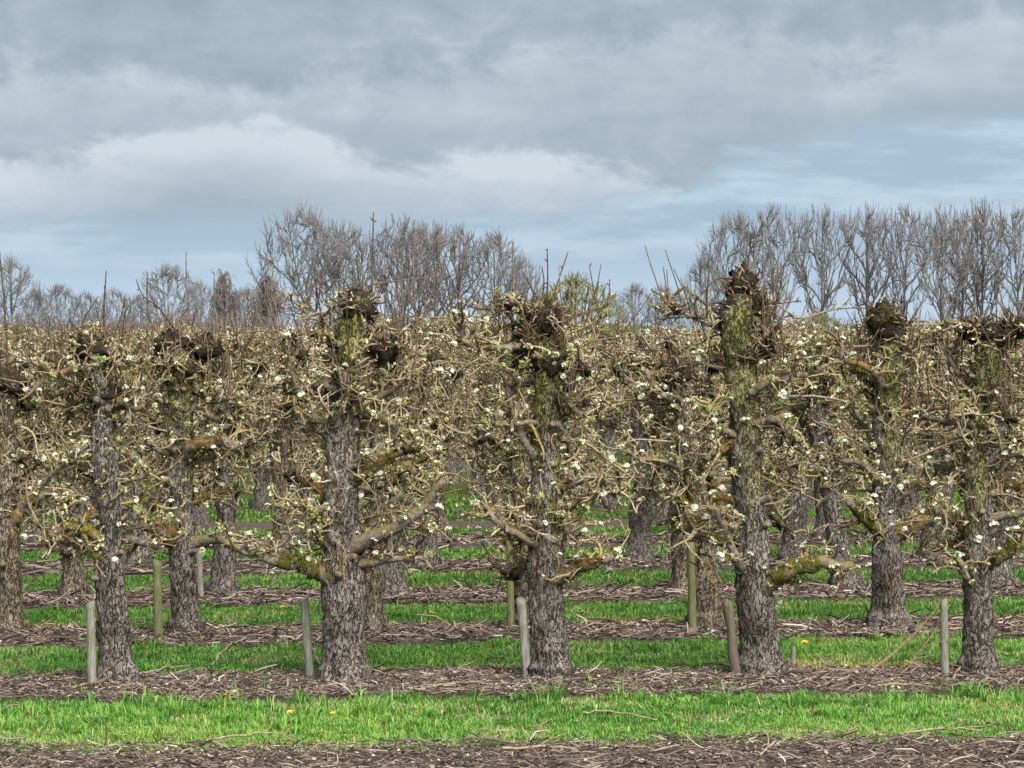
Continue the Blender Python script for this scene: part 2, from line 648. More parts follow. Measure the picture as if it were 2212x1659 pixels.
# dyke beyond the orchard
DY = 255.0
prof = [(-9, 0.0), (-4, 2.6), (-1.5, 3.75), (2.5, 3.8), (12, 0.0)]
xs = np.linspace(-14, 20, 40)
V = []
for x in xs:
    for (dy, z) in prof:
        V.append((x, DY + dy + x * 0.05, z * min(1.0, max(0.02, min(x + 14, 20 - x) / 6.0)) + (0.35 * (fbm(np.array([x * .08]), np.array([dy * .2]), 5)[0] - .5) if z > 0 else -0.05)))
npf = len(prof)
q = [(i * npf + j, (i + 1) * npf + j, (i + 1) * npf + j + 1, i * npf + j + 1) for i in range(len(xs) - 1) for j in range(npf - 1)]
tag(link('dyke', mk_mesh('dyke', V, q, mats=[M_GROUND], smooth=True)), kind='structure')

# ------------------------------------------------------------------ stuff: litter on the beds, grass on the strips


def litter(k, n, size=1.0):
    rs = np.random.RandomState(100 + k)
    if k == 0:
        a = rs.uniform(-4.6, 5.4, n)
    else:
        a = rs.uniform(-R_of(k) * 0.2 - 1.2, R_of(k) * 0.2 + 1.2, n)
    lo, hi = bed_edges(k, a)
    if k == 0:
        lo = np.full_like(a, ROW_S * 4.5)
    t = rs.uniform(-0.03, 1.05, n)
    t = np.where(rs.rand(n) < 0.09, t + rs.normal(0, 0.3, n), t)
    r = lo + (hi - lo) * t
    L = np.clip(rs.lognormal(-2.72, 0.65, n), 0.02, 0.45) * size
    R = np.clip(L * rs.uniform(0.03, 0.085, n), 0.0035, 0.010) * size
    th = rs.normal(0, 0.95, n) + math.pi * (rs.rand(n) < 0.5)
    ph = rs.normal(0.02, 0.17, n) + (rs.rand(n) < 0.05) * rs.uniform(0, 0.8, n)
    d = np.stack([np.cos(th) * np.cos(ph), np.sin(th) * np.cos(ph), np.sin(ph)], -1)
    c = np.stack([a, r + a * TA, bed_h(a, r) + R * 0.5 + np.abs(np.sin(ph)) * L * 0.45 + rs.uniform(0, 0.016, n)], -1)
    side = np.stack([-np.sin(th), np.cos(th), np.zeros(n)], -1)
    upv = np.cross(d, side)
    bendv = side * (rs.normal(0, 0.20, n) * L)[:, None] + upv * (rs.normal(0, 0.05, n) * L)[:, None]
    rings = []
    for s, f in ((-0.5, 0.8), (0.0, 1.0), (0.5, 0.6)):
        p = c + d * (L * s)[:, None] + (bendv if s == 0 else 0)
        for q_ in range(3):
            an = q_ * 2 * math.pi / 3
            rings.append(p + side * (R * f * math.cos(an))[:, None] + upv * (R * f * math.sin(an))[:, None])
    V = np.stack(rings, 1)                     # n, 9, 3
    base = (np.arange(n) * 9)[:, None, None]
    qq = np.array([[i * 3 + j, i * 3 + (j + 1) % 3, i * 3 + 3 + (j + 1) % 3, i * 3 + 3 + j] for i in range(2) for j in range(3)])
    Q = (base + qq[None]).reshape(-1, 4)
    tint = np.clip(rs.beta(1.0, 1.35, n) + 0.15 * (fbm(a * 2, r * 2, 61) - 0.5), 0, 1)
    # flat chips and old leaves
    nc = n // 2
    a2 = rs.uniform(a.min(), a.max(), nc)
    lo, hi = bed_edges(k, a2)
    if k == 0:
        lo = np.full_like(a2, ROW_S * 4.5)
    r2 = lo + (hi - lo) * rs.uniform(0, 1.02, nc)
    sz = rs.uniform(0.008, 0.028, nc) * size
    th = rs.uniform(0, 6.28, nc)
    e1 = np.stack([np.cos(th), np.sin(th), rs.normal(0, .3, nc)], -1) * sz[:, None]
    e2 = np.stack([-np.sin(th), np.cos(th), rs.normal(0, .3, nc)], -1) * (sz * rs.uniform(.4, .9, nc))[:, None]
    c2 = np.stack([a2, r2 + a2 * TA, bed_h(a2, r2) + rs.uniform(0.008, 0.04, nc)], -1)
    V2 = np.stack([c2 - e1, c2 + e2, c2 + e1, c2 - e2 + np.array([0, 0, .004])], 1)
    Q2 = (np.arange(nc * 4).reshape(-1, 4)) + n * 9
    tint2 = np.clip(rs.beta(1.1, 1.4, nc), 0, 1)
    Vall = np.concatenate([V.reshape(-1, 3), V2.reshape(-1, 3)])
    A = np.concatenate([np.repeat(tint, 9), np.repeat(tint2, 4)])
    o = link('pruning_litter', mk_mesh('pruning_litter', Vall, np.concatenate([Q, Q2]), None, [M_STICK], {'tint': A}))
    lab = {0: 'brown chipped prunings and twigs on the bare ground nearest the camera',
           1: 'brown pruning litter under the front row of pear trees',
           2: 'brown pruning litter under the second row of pear trees',
           3: 'brown pruning litter under the third row of pear trees',
           4: 'brown pruning litter under the fourth row of pear trees',
           5: 'brown pruning litter under the fifth row of pear trees'}[k]
    tag(o, lab, 'pruning litter', kind='stuff')


for k, n_, s_ in ((0, 17000, 0.75), (1, 18000, 0.78), (2, 10000, 1.05), (3, 6000, 1.25), (4, 3200, 1.5), (5, 2000, 1.7)):
    litter(k, n_, s_)


def grass(k, n, wide):
    """grass strip between bed k and bed k+1"""
    rs = np.random.RandomState(300 + k)
    half = R_of(k + 0.5) * 0.2 + 1.4
    per = 9
    m = n // per
    a = rs.uniform(-half, half, m)
    lo = bed_edges(k, a)[1]
    hi = bed_edges(k + 1, a)[0]
    t = rs.uniform(-0.28, 1.22, m)
    r = lo + (hi - lo) * t
    clump = fbm(a * 3.4, r * 3.4, 31)
    patch = fbm(a * 0.8, r * 1.0, 32)
    keep = rs.rand(m) < np.clip((clump - 0.28) * 3.8, 0.12, 1) * np.clip(1.25 - np.maximum(0, np.abs(t - .5) - .38 - 0.35 * (fbm(a * 1.9, a * 0 + k, 44) - .5)) * 7, 0.05, 1)
    worn = fbm(a * 1.3, r * 2.0, 38)
    keep &= (worn > 0.40) | (rs.rand(m) < 0.25)
    if k == 0:                              # the near half of this strip is worn thin
        keep &= rs.rand(m) < np.clip(0.45 + t * 1.3, 0.3, 1)
    a, r, t, clump, patch = (np.repeat(v[keep], per) for v in (a, r, t, clump, patch))
    n = len(a)
    th = rs.uniform(0, 2 * math.pi, n)
    off = rs.uniform(0.0, 0.03, n) * (1 + k * 0.25)
    a = a + np.cos(th) * off
    r = r + np.sin(th) * off
    tuft = np.repeat(np.clip(rs.lognormal(0, 0.38, n // per), 0.45, 2.2), per)
    hgt = (0.022 + 0.105 * np.clip(clump - 0.25, 0, 1) * (0.5 + patch)) * rs.uniform(0.6, 1.3, n) * tuft
    if k == 0:
        hgt *= 0.6 + 0.75 * np.clip(t, 0, 1)
    wd = wide * rs.uniform(0.6, 1.4, n)
    weed = np.repeat(rs.rand(n // per) < 0.09, per)                # broad leaves of clover and dock
    wd[weed] *= 2.6
    hgt[weed] *= 0.7
    lean = rs.uniform(0.3, 1.7, n) * hgt
    ld = np.stack([np.cos(th), np.sin(th)], -1)
    ft = th + rs.uniform(1.2, 1.9, n)
    sd = np.stack([np.cos(ft), np.sin(ft), np.zeros(n)], -1) * wd[:, None] * 0.5
    base = np.stack([a, r + a * TA, np.full(n, -0.004)], -1)
    mid = base + np.stack([ld[:, 0] * lean * 0.35, ld[:, 1] * lean * 0.35, hgt * 0.72], -1)
    tip = base + np.stack([ld[:, 0] * lean, ld[:, 1] * lean, hgt * rs.uniform(0.6, 1.05, n)], -1)
    V = np.stack([base - sd, base + sd, mid + sd * 0.85, mid - sd * 0.85, tip], 1).reshape(-1, 3)
    b5 = np.arange(n)[:, None] * 5
    Q = b5 + np.array([[0, 1, 2, 3]])
    T = b5 + np.array([[3, 2, 4]])
    # low carpet of short leaves between the tufts
    mc = int(m * per * 1.5)
    ac = rs.uniform(-half, half, mc)
    loc_, hic = bed_edges(k, ac)[1], bed_edges(k + 1, ac)[0]
    tc_ = rs.uniform(-0.05, 1.05, mc)
    rc = loc_ + (hic - loc_) * tc_
    kc = rs.rand(mc) < np.clip(1.25 - np.maximum(0, np.abs(tc_ - .5) - .36) * 6, 0.08, 1) * np.clip(fbm(ac * 2.1, rc * 2.1, 36) * 2.2, .3, 1)
    ac, rc, tc_ = ac[kc], rc[kc], tc_[kc]
    mc = len(ac)
    thc = rs.uniform(0, 6.28, mc)
    hc = rs.uniform(0.012, 0.04, mc) * (1 + 0.12 * k)
    lc = rs.uniform(0.2, 1.6, mc) * hc
    bc = np.stack([ac, rc + ac * TA, np.full(mc, -0.003)], -1)
    sc2 = np.stack([-np.sin(thc), np.cos(thc), np.zeros(mc)], -1) * (wide * rs.uniform(.5, 1.1, mc))[:, None]
    Vc = np.stack([bc - sc2, bc + sc2, bc + np.stack([np.cos(thc) * lc, np.sin(thc) * lc, hc], -1)], 1).reshape(-1, 3)
    Tc = np.arange(mc * 3).reshape(-1, 3) + len(V)
    tintc = np.clip(0.12 + 0.55 * fbm(ac * 0.8, rc * 1.0, 32) + rs.normal(0, .16, mc) + (0.14 * (1 - tc_) if k == 0 else 0), 0, .84)
    tintc[rs.rand(mc) < np.where(fbm(ac * 1.3, rc * 2.0, 38) < 0.42, 0.4, 0.06)] = 0.98
    V = np.vstack([V, Vc])
    T = np.vstack([T, Tc])
    tint = 0.20 + 0.46 * patch + 0.30 * (clump - 0.5) + rs.normal(0, 0.09, n) + np.repeat(rs.normal(0, 0.13, n // per), per)
    if k == 0:
        tint = tint + 0.18 * (1 - t) - 0.07
    # yellow moss and bleached grass along some near edges
    def mossy(a_, r_, t_):
        u_ = CX + F * a_ / (r_ + a_ * TA)
        on = np.zeros(len(a_), bool)
        for (kk, u0, u1) in ((1, 1690, 2052), (1, 785, 835), (2, 1255, 1492), (2, 2135, 2300), (2, 60, 150), (3, 930, 1010)):
            on |= (k == kk) & (u_ > u0) & (u_ < u1)
        return on & (t_ < 0.24) & (t_ > -0.12)
    yel = mossy(a, r, t)
    ylc = mossy(ac, rc, tc_)
    tintc[ylc & (rs.rand(mc) < 0.85)] = 0.92
    tint = np.clip(tint, 0.0, 0.84)
    tint[yel & (rs.rand(n) < 0.8)] = 0.92
    tint[rs.rand(n) < 0.035] = 0.99
    o = link('grass', mk_mesh('grass', V, Q, T, [M_GRASS], {'tint': np.concatenate([np.repeat(tint, 5), np.repeat(tintc, 3)])}))
    lab = ['fresh green grass strip in front of the first row of trees',
           'fresh green grass strip between the first and second tree rows',
           'fresh green grass strip between the second and third tree rows',
           'fresh green grass strip between the third and fourth tree rows',
           'fresh green grass strip between the fourth and fifth tree rows',
           'fresh green grass strip between the fifth and sixth tree rows',
           'fresh green grass strip between the sixth and seventh tree rows',
           'fresh green grass strip behind the seventh tree row'][k]
    tag(o, lab, 'grass', kind='stuff')


for k, n_, wd_ in ((0, 82000, 0.0072), (1, 74000, 0.008), (2, 44000, 0.010), (3, 24000, 0.012), (4, 16000, 0.015), (5, 11000, 0.019), (6, 8000, 0.024), (7, 6000, 0.03)):
    grass(k, n_, wd_)

# ------------------------------------------------------------------ pear trees


def cluster_arrays(kind, seed):
    """one pear blossom cluster about 7 cm across: petals and small leaves; returns V, tris-as-quads, material index"""
    rs = np.random.RandomState(seed)
    V, Q, MI = [], [], []

    def quad(p, mi):
        i = len(V)
        V.extend(p)
        Q.append((i, i + 1, i + 2, i + 3))
        MI.append(mi)
    nf = {'open': 7, 'half': 6, 'bud': 4}[kind]
    pr = {'open': 0.021, 'half': 0.015, 'bud': 0.010}[kind]
    for f in range(nf):
        th, ph = rs.uniform(0, 6.28), rs.uniform(0.1, 1.25)
        nrm = np.array([math.cos(th) * math.sin(ph), math.sin(th) * math.sin(ph), math.cos(ph)])
        c = nrm * rs.uniform(0.022, 0.04)
        t1 = unit(np.cross(nrm, [0.3, 0.5, 0.8]))
        t2 = np.cross(nrm, t1)
        for p in range(5):
            an = p * 2 * math.pi / 5 + rs.uniform(-.2, .2)
            e = math.cos(an) * t1 + math.sin(an) * t2
            s = -math.sin(an) * t1 + math.cos(an) * t2
            cup = 0.006 if kind == 'open' else 0.012
            quad([c, c + e * pr * .6 + s * pr * .5 + nrm * cup * .6, c + e * pr + nrm * cup, c + e * pr * .6 - s * pr * .5 + nrm * cup * .6], 0)
    for l in range({'open': 5, 'half': 7, 'bud': 10}[kind]):
        th, ph = rs.uniform(0, 6.28), rs.uniform(0.5, 1.7)
        e = np.array([math.cos(th) * math.sin(ph), math.sin(th) * math.sin(ph), math.cos(ph)])
        s = unit(np.cross(e, [0, 0, 1.0])) * rs.uniform(0.007, 0.012)
        L = rs.uniform(0.03, 0.055)
        o_ = np.array([0, 0, 0.003])
        quad([o_, e * L * .5 + s, e * L + [0, 0, .006], e * L * .5 - s], 1)
    return np.array(V), np.array(Q), np.array(MI)


CL_KINDS = [('open', 1), ('open', 2), ('half', 3), ('half', 4), ('bud', 5), ('bud', 6)]
CL_ARR = [cluster_arrays(*c) for c in CL_KINDS]
CL_MATS = [[M_PETAL, M_LEAF], [M_PETAL, M_LEAF], [M_CREAM, M_LEAF], [M_PETAL, M_LEAF], [M_CREAM, M_LEAF], [M_BUD, M_LEAF]]
CL_MESH = [mk_mesh('blossom_cluster', a[0], a[1], None, CL_MATS[i], None, False, qmat=a[2]) for i, a in enumerate(CL_ARR)]


def trunk_mesh(path, n_ring, n_side, seed, moss_g, moss_o, mat, flare=1.0):
    """path rows: x, y, z, radius.  bark plates are real relief"""
    P = catmull(path, n_ring)
    C, R = P[:, :3], P[:, 3]
    z = C[:, 2]
    rs = np.random.RandomState(seed)
    th = np.arange(n_side) * 2 * math.pi / n_side
    ph = rs.uniform(0, 6.28, 6)
    R2 = R[:, None] * (1 + 0.07 * np.sin(2 * th + ph[0])[None, :] * np.cos(z * 1.3 + ph[1])[:, None]
                       + 0.05 * np.sin(3 * th[None, :] + z[:, None] * 0.9 + ph[2]) + 0.03 * np.sin(5 * th[None, :] - z[:, None] * 1.7 + ph[3]))
    # graft collar and root flare near the ground
    R2 = R2 * (1 + flare * (0.24 * np.exp(-((z - 0.12) / 0.06) ** 2) + 0.40 * np.exp(-(np.maximum(z, 0) / 0.06) ** 2))[:, None]
               * (1 + 0.45 * np.sin(4 * th + ph[4])[None, :] + 0.3 * np.sin(7 * th + ph[5])[None, :]))
    off = rs.uniform(0, 50, 3)
    plate = np.empty((n_ring, n_side))
    big = np.empty((n_ring, n_side))
    for i in range(n_ring):
        for j in range(n_side):
            px, py = math.cos(th[j]) * R[i], math.sin(th[j]) * R[i]
            v = Vector((px * 24 + off[0], py * 24 + off[1], z[i] * 10 + off[2]))
            v += mnoise.noise_vector(v * 0.8) * 0.35
            dd = mnoise.voronoi(v)[0]
            plate[i, j] = min(1.0, (dd[1] - dd[0]) * 1.9)
            big[i, j] = mnoise.noise(Vector((px * 6 + off[1], py * 6, z[i] * 3.0 + off[0]))) + 0.7 * mnoise.noise(Vector((px * 13 + off[2], py * 13, z[i] * 7.5 + off[0])))
    gn = np.interp(z, [0, 0.5, 1.2, 3.2], [0.016, 0.012, 0.03, 0.042])[:, None]
    R3 = R2 + (plate - 0.6) * 0.018 + big * gn
    V = np.stack([C[:, 0:1] + np.cos(th)[None, :] * R3, C[:, 1:2] + np.sin(th)[None, :] * R3, np.broadcast_to(z[:, None], R3.shape)], -1).reshape(-1, 3)
    i = np.arange(n_ring - 1)[:, None] * n_side
    j = np.arange(n_side)[None, :]
    j2 = (j + 1) % n_side
    Q = np.stack([i + j, i + j2, i + n_side + j2, i + n_side + j], -1).reshape(-1, 4)
    top = len(V)
    V = np.vstack([V, [C[-1] + [0, 0, R[-1] * 0.5]]])
    T = np.array([[(n_ring - 1) * n_side + k, (n_ring - 1) * n_side + (k + 1) % n_side, top] for k in range(n_side)])
    zz = np.broadcast_to(z[:, None], plate.shape)
    tt = np.broadcast_to(th[None, :], plate.shape)
    mn = fbm(np.cos(tt) * 1.2 + 5 + seed, zz * 1.6 + np.sin(tt), 91)
    mg = np.interp(z, [p[0] for p in moss_g], [p[1] for p in moss_g])[:, None] + (mn - 0.5) * 1.6
    mn2 = fbm(np.cos(tt) * 1.4 + 15 + seed, zz * 2.1 + np.sin(tt), 95)
    mo = np.interp(z, [p[0] for p in moss_o], [p[1] for p in moss_o])[:, None] + (mn2 - 0.5) * 1.2
    ap = lambda x: np.append(x.ravel(), 0.5)
    return mk_mesh('trunk', V, Q, T, [mat], {'plate': ap(plate), 'moss_green': ap(mg), 'moss_orange': ap(mo)}, True), P


def lump_mesh(name, center, rad, seed, mat, stubs, rs, tubes_mat):
    """an irregular pruning burl bristling with short stubs"""
    nt, npz = 16, 11
    V = []
    for i in range(npz):
        ph = math.pi * (i + 0.5) / npz
        for j in range(nt):
            th = 2 * math.pi * j / nt
            d = np.array([math.cos(th) * math.sin(ph), math.sin(th) * math.sin(ph), math.cos(ph)])
            k = 0.8 + 0.55 * mnoise.noise(Vector(d * 1.9) + Vector((seed * 3.1, 0, 0))) + 0.35 * mnoise.noise(Vector(d * 4.5) + Vector((0, seed * 2.3, 0)))
            V.append(center + d * np.asarray(rad) * max(0.35, k))
    Q = [(i * nt + j, i * nt + (j + 1) % nt, (i + 1) * nt + (j + 1) % nt, (i + 1) * nt + j) for i in range(npz - 1) for j in range(nt)]
    V.append(center + np.array([0, 0, rad[2] * 0.85]))
    V.append(center - np.array([0, 0, rad[2] * 0.85]))
    a, b_ = len(V) - 2, len(V) - 1
    T = [(j, (j + 1) % nt, a) for j in range(nt)] + [((npz - 1) * nt + (j + 1) % nt, (npz - 1) * nt + j, b_) for j in range(nt)]
    nq = len(Q)
    tb = Tubes(4)
    for s in range(stubs):
        d = rs.normal(0, 1, 3)
        d[2] = d[2] * 0.8 + 0.35
        d = unit(d)
        st = center + d * np.asarray(rad) * 0.65
        L = rs.uniform(0.05, 0.16)
        tb.add(grow(rs, st, d + rs.normal(0, .35, 3), L, 4, 0.35), np.linspace(rs.uniform(.008, .014), .005, 5), rs.choice([rs.uniform(0, .3), rs.uniform(0, .3), rs.uniform(0.35, .8)]))
    if stubs:
        SV = np.concatenate(tb.V)
        SQ = np.concatenate(tb.Q) + len(V)
        SA = np.concatenate(tb.A)
        allV = np.vstack([np.array(V), SV])
        allQ = np.concatenate([np.array(Q), SQ])
        A = np.concatenate([np.full(len(V), 0.1), SA])
        return mk_mesh(name, allV, allQ, T, [mat, tubes_mat], {'tint': A}, True, qmat=np.concatenate([np.zeros(nq), np.ones(len(SQ))]), tmat=np.zeros(len(T)))
    return mk_mesh(name, V, Q, T, [mat], None, True)


def moss_sleeve(P, R, seed, mat):
    """lumpy moss wrapped over a limb, with a fringe"""
    rs = np.random.RandomState(seed)
    P = catmull(np.hstack([P, R[:, None]]), max(10, len(P) * 4))
    tb = Tubes(9)
    tb.add(P[:, :3], P[:, 3] * 1.08 + 0.003, 0.5)
    V = tb.V[0]
    for i in range(len(V)):
        c = P[i // 9, :3]
        k = 1.0 + 0.55 * mnoise.noise(Vector(V[i] * 18)) + 0.3 * mnoise.noise(Vector(V[i] * 45))
        V[i] = c + (V[i] - c) * k
        V[i][2] += 0.008
    Q = np.concatenate(tb.Q)
    # fringe of tiny upright shoots
    base = V[rs.randint(0, len(V), 220)]
    dd = rs.normal(0, 1, (220, 3)) * 0.010 + np.array([0, 0, 0.010])
    s = rs.normal(0, 1, (220, 3)) * 0.005
    F_ = np.stack([base - s, base + s, base + dd * 1.6], 1).reshape(-1, 3)
    T = np.arange(660).reshape(-1, 3) + len(V)
    T0 = np.concatenate(tb.T) if tb.T else np.zeros((0, 3), int)
    return mk_mesh('moss', np.vstack([V, F_]), Q, np.concatenate([T0, T]), [mat], None, False)


def gen_crown(rs, P, limbs, n_limbs, ext, zlo, H, dens=1.0, r_scale=1.0, front=False):
    """limbs: list of dict(P,R,...) already designed; adds random limbs, then spurs. returns limbs, twigs Tubes, tips"""
    tp = lambda z: np.array([np.interp(z, P[:, 2], P[:, c]) for c in (0, 1, 2, 3)])
    for i in range(n_limbs):
        z = zlo + (H - zlo) * ((i + rs.uniform(0.1, 0.9)) / n_limbs) ** 0.85 * 0.97
        q = tp(z)
        side = 1 if i % 2 else -1
        an = rs.normal(0, 0.6)
        if front and an * side < -0.3:
            an = -an
        an = an if side > 0 else math.pi + an
        if front:
            an = math.atan2(max(math.sin(an), -0.35), math.cos(an))
        d = np.array([math.cos(an), math.sin(an) * 0.85, rs.uniform(-0.05, 0.8) * (1 - 0.8 * ((z - zlo) / (H - zlo)) ** 2)])
        L = rs.uniform(0.45, 0.95) * ext * (1.0 - 0.25 * (z - zlo) / (H - zlo))
        r0 = rs.uniform(0.026, 0.05) * r_scale * (1.15 - 0.4 * (z - zlo) / (H - zlo))
        pts = grow(rs, q[:3] + unit(d * [1, 1, 0]) * q[3] * 0.15, d, L, 9, 0.30, 0.02, zlo - 0.15, H + 0.02)
        limbs.append(dict(P=pts, R=np.linspace(r0, r0 * 0.38, len(pts))))
    tw = Tubes(4)
    tips = []

    def tint():
        return float(np.clip(rs.choice([rs.uniform(.15, .5), rs.uniform(.4, .72), rs.uniform(.55, .76), rs.uniform(.78, .88), rs.uniform(.9, 1.0)], p=[.32, .30, .20, .14, .04]), 0, 1))

    def spurs(pts, n, r, tt):
        for s in range(n):
            i = rs.randint(1, len(pts))
            f = rs.rand()
            st = pts[i - 1] * (1 - f) + pts[i] * f
            d = rs.normal(0, 1, 3) + np.array([0, 0, 0.45])
            L = rs.uniform(0.05, 0.17) if rs.rand() < .85 else rs.uniform(.17, .3)
            p = grow(rs, st, d, L, 4, 0.5, 0.08, None, H + 0.10)
            tw.add(p, np.linspace(r * rs.uniform(.9, 1.7), r * 0.6, 5) * r_scale * 1.05, tint() if rs.rand() < .6 else tt, sides=3)
            tips.append(p[-1])
    for lb in limbs:
        pts, R = lb['P'], lb['R']
        Ln = np.linalg.norm(np.diff(pts, axis=0), axis=1).sum()
        n2 = max(4, int(round(Ln * 11 * dens)))
        spurs(pts, int(8 * dens + Ln * 8), 0.009, tint())
        for s in range(n2):
            f = 0.2 + 0.8 * (s + rs.rand()) / n2
            i = min(len(pts) - 2, int(f * (len(pts) - 1)))
            d0 = unit(pts[i + 1] - pts[i])
            d = d0 * 0.5 + rs.normal(0, 0.75, 3) + np.array([0, 0, 0.25])
            L = rs.uniform(0.14, 0.42)
            p = grow(rs, pts[i], d, L, 8, 0.45, 0.03, zlo - 0.1, H + 0.06)
            r0 = min(0.020, R[i] * 0.8) * rs.uniform(.7, 1.1) * r_scale
            tt = tint()
            tw.add(p, np.linspace(max(r0, .009), 0.007 * r_scale, 9), tt, sides=4)
            spurs(p, int(rs.randint(6, 11) * dens), 0.008, tt)
            tips.append(p[-1])
    # spurs straight off the upper trunk
    for s in range(int((34 if front else 40) * dens)):
        z = rs.uniform(zlo + 0.1, H)
        q = tp(z)
        an = rs.uniform(0, 6.28)
        if front and math.sin(an) < -0.55:
            an = -an
        d = np.array([math.cos(an), math.sin(an), rs.uniform(-0.2, 0.7)])
        lng = rs.rand() < 0.55
        if lng and front:
            d = np.array([math.copysign(1, d[0]), d[1] * .5, rs.uniform(-.1, .45)])
        p = grow(rs, q[:3] + d * [q[3] * .8, q[3] * .8, 0], d, rs.uniform(0.45, 1.0) if lng else rs.uniform(0.1, 0.38), 9 if lng else 7, 0.24 if lng else 0.45, 0.02, zlo - .1, H + .1)
        tt = tint()
        tw.add(p, np.linspace(rs.uniform(.010, .016), 0.006, len(p)) * r_scale, tt, sides=4 if lng else 3)
        spurs(p, 9 if lng else 3, 0.007, tt)
        tips.append(p[-1])
    for s in range(int((110 if front else 25) * dens)):
        z = zlo + 0.15 + (H - zlo - 0.15) * rs.rand() ** 0.8
        q = tp(z)
        an = rs.uniform(0, 6.28)
        d = np.array([math.cos(an), math.sin(an), rs.uniform(-0.2, 0.9)])
        p = grow(rs, q[:3] + d * [q[3] * .85, q[3] * .85, 0], d, rs.uniform(0.06, 0.2), 5, 0.5, 0.08, None, H + .1)
        tw.add(p, np.linspace(rs.uniform(.008, .013), 0.005, 6) * r_scale, tint(), sides=3)
        tips.append(p[-1])
    # upright one-year shoots along the top of the crown
    ups = [lb['P'][i] for lb in limbs for i in range(3, len(lb['P'])) if lb['P'][i][2] > zlo + 0.6 * (H - zlo)]
    for s in range((40 if front else 22) if ups else 0):
        st = ups[rs.randint(len(ups))]
        p = grow(rs, st, [rs.normal(0, .3), rs.normal(0, .3), 1], (rs.uniform(.05, .30) if rs.rand() < .75 else rs.uniform(.3, .5)) + max(0, H - st[2]) * .85, 6, 0.11, 0.12)
        tw.add(p, np.linspace(.0078, .0045, 7) * r_scale, rs.uniform(0.1, .42), sides=3)
    return limbs, tw, tips


def limb_object(lb, parent, mat):
    return link('limb', limb_mesh(lb), parent)


def limb_mesh(lb):
    tb = Tubes(9)
    Pc = catmull(np.hstack([lb['P'], np.asarray(lb['R'])[:, None]]), max(14, len(lb['P']) * 3))
    Pc[:, 3] *= 1 + 0.5 * np.exp(-np.linspace(0, 7, len(Pc)))
    tb.add(Pc[:, :3], Pc[:, 3], 0.5)
    V = tb.V[0]
    for i in range(len(V)):
        c = Pc[i // 9, :3]
        k = 1.0 + 0.30 * mnoise.noise(Vector(V[i] * 14)) + 0.22 * mnoise.noise(Vector(V[i] * 38))
        V[i] = c + (V[i] - c) * k
    return tb.mesh('limb', [M_LIMB])


def blossoms_joined(spots, rs, s0=1.0):
    Vs, Qs, Ms, off = [], [], [], 0
    for p in spots:
        i = rs.choice(6, p=[.14, .13, .25, .14, .19, .15])
        V, Q, MI = CL_ARR[i]
        an = rs.uniform(0, 6.28)
        c, s = math.cos(an), math.sin(an)
        Rm = np.array([[c, -s, 0], [s, c, 0], [0, 0, 1]])
        Vs.append((V * rs.uniform(0.8, 1.4) * s0) @ Rm.T + p)
        Qs.append(Q + off)
        base = {0: 0, 1: 0, 2: 1, 3: 0, 4: 1, 5: 2}[i]
        Ms.append(np.where(MI == 0, base, 3))
        off += len(V)
    return mk_mesh('blossom', np.concatenate(Vs), np.concatenate(Qs), None, [M_PETAL, M_CREAM, M_BUD, M_LEAF], None, False, qmat=np.concatenate(Ms))


def buds_joined(tips, rs, frac=0.7, s0=1.0):
    """opening buds and tiny leaves at the spur tips"""
    t = tips[rs.rand(len(tips)) < frac]
    t = np.repeat(t, 3, axis=0)
    m = len(t)
    e = rs.normal(0, 1, (m, 3)) + np.array([0, 0, 0.5])
    e /= np.linalg.norm(e, axis=1)[:, None]
    sd = np.cross(e, rs.normal(0, 1, (m, 3)))
    sd /= np.linalg.norm(sd, axis=1)[:, None] + 1e-9
    L = (rs.uniform(0.014, 0.034, m) * s0)[:, None]
    V = np.stack([t - e * L * .2, t + e * L * .4 + sd * L * .36, t + e * L, t + e * L * .4 - sd * L * .36], 1).reshape(-1, 3)
    return mk_mesh('buds', V, np.arange(m * 4).reshape(-1, 4), None, [M_BUD, M_LEAF, M_CREAM, M_BUDTAN], None, False, qmat=rs.choice(4, m, p=[.36, .2, .16, .28]))


class Frame:
    """turns photo pixels near one tree into local coordinates, using the tree's own distance"""
    def __init__(self, px, k):
        self.o = on_row(px, k)
        self.s = self.o[1] / F
        self.px = px
        self.base_py = HORIZON + F * EYE / self.o[1]

    def p(self, x, y, dy=0.0):
        return np.array([(x - self.px) * self.s, dy, (self.base_py - y) * self.s])


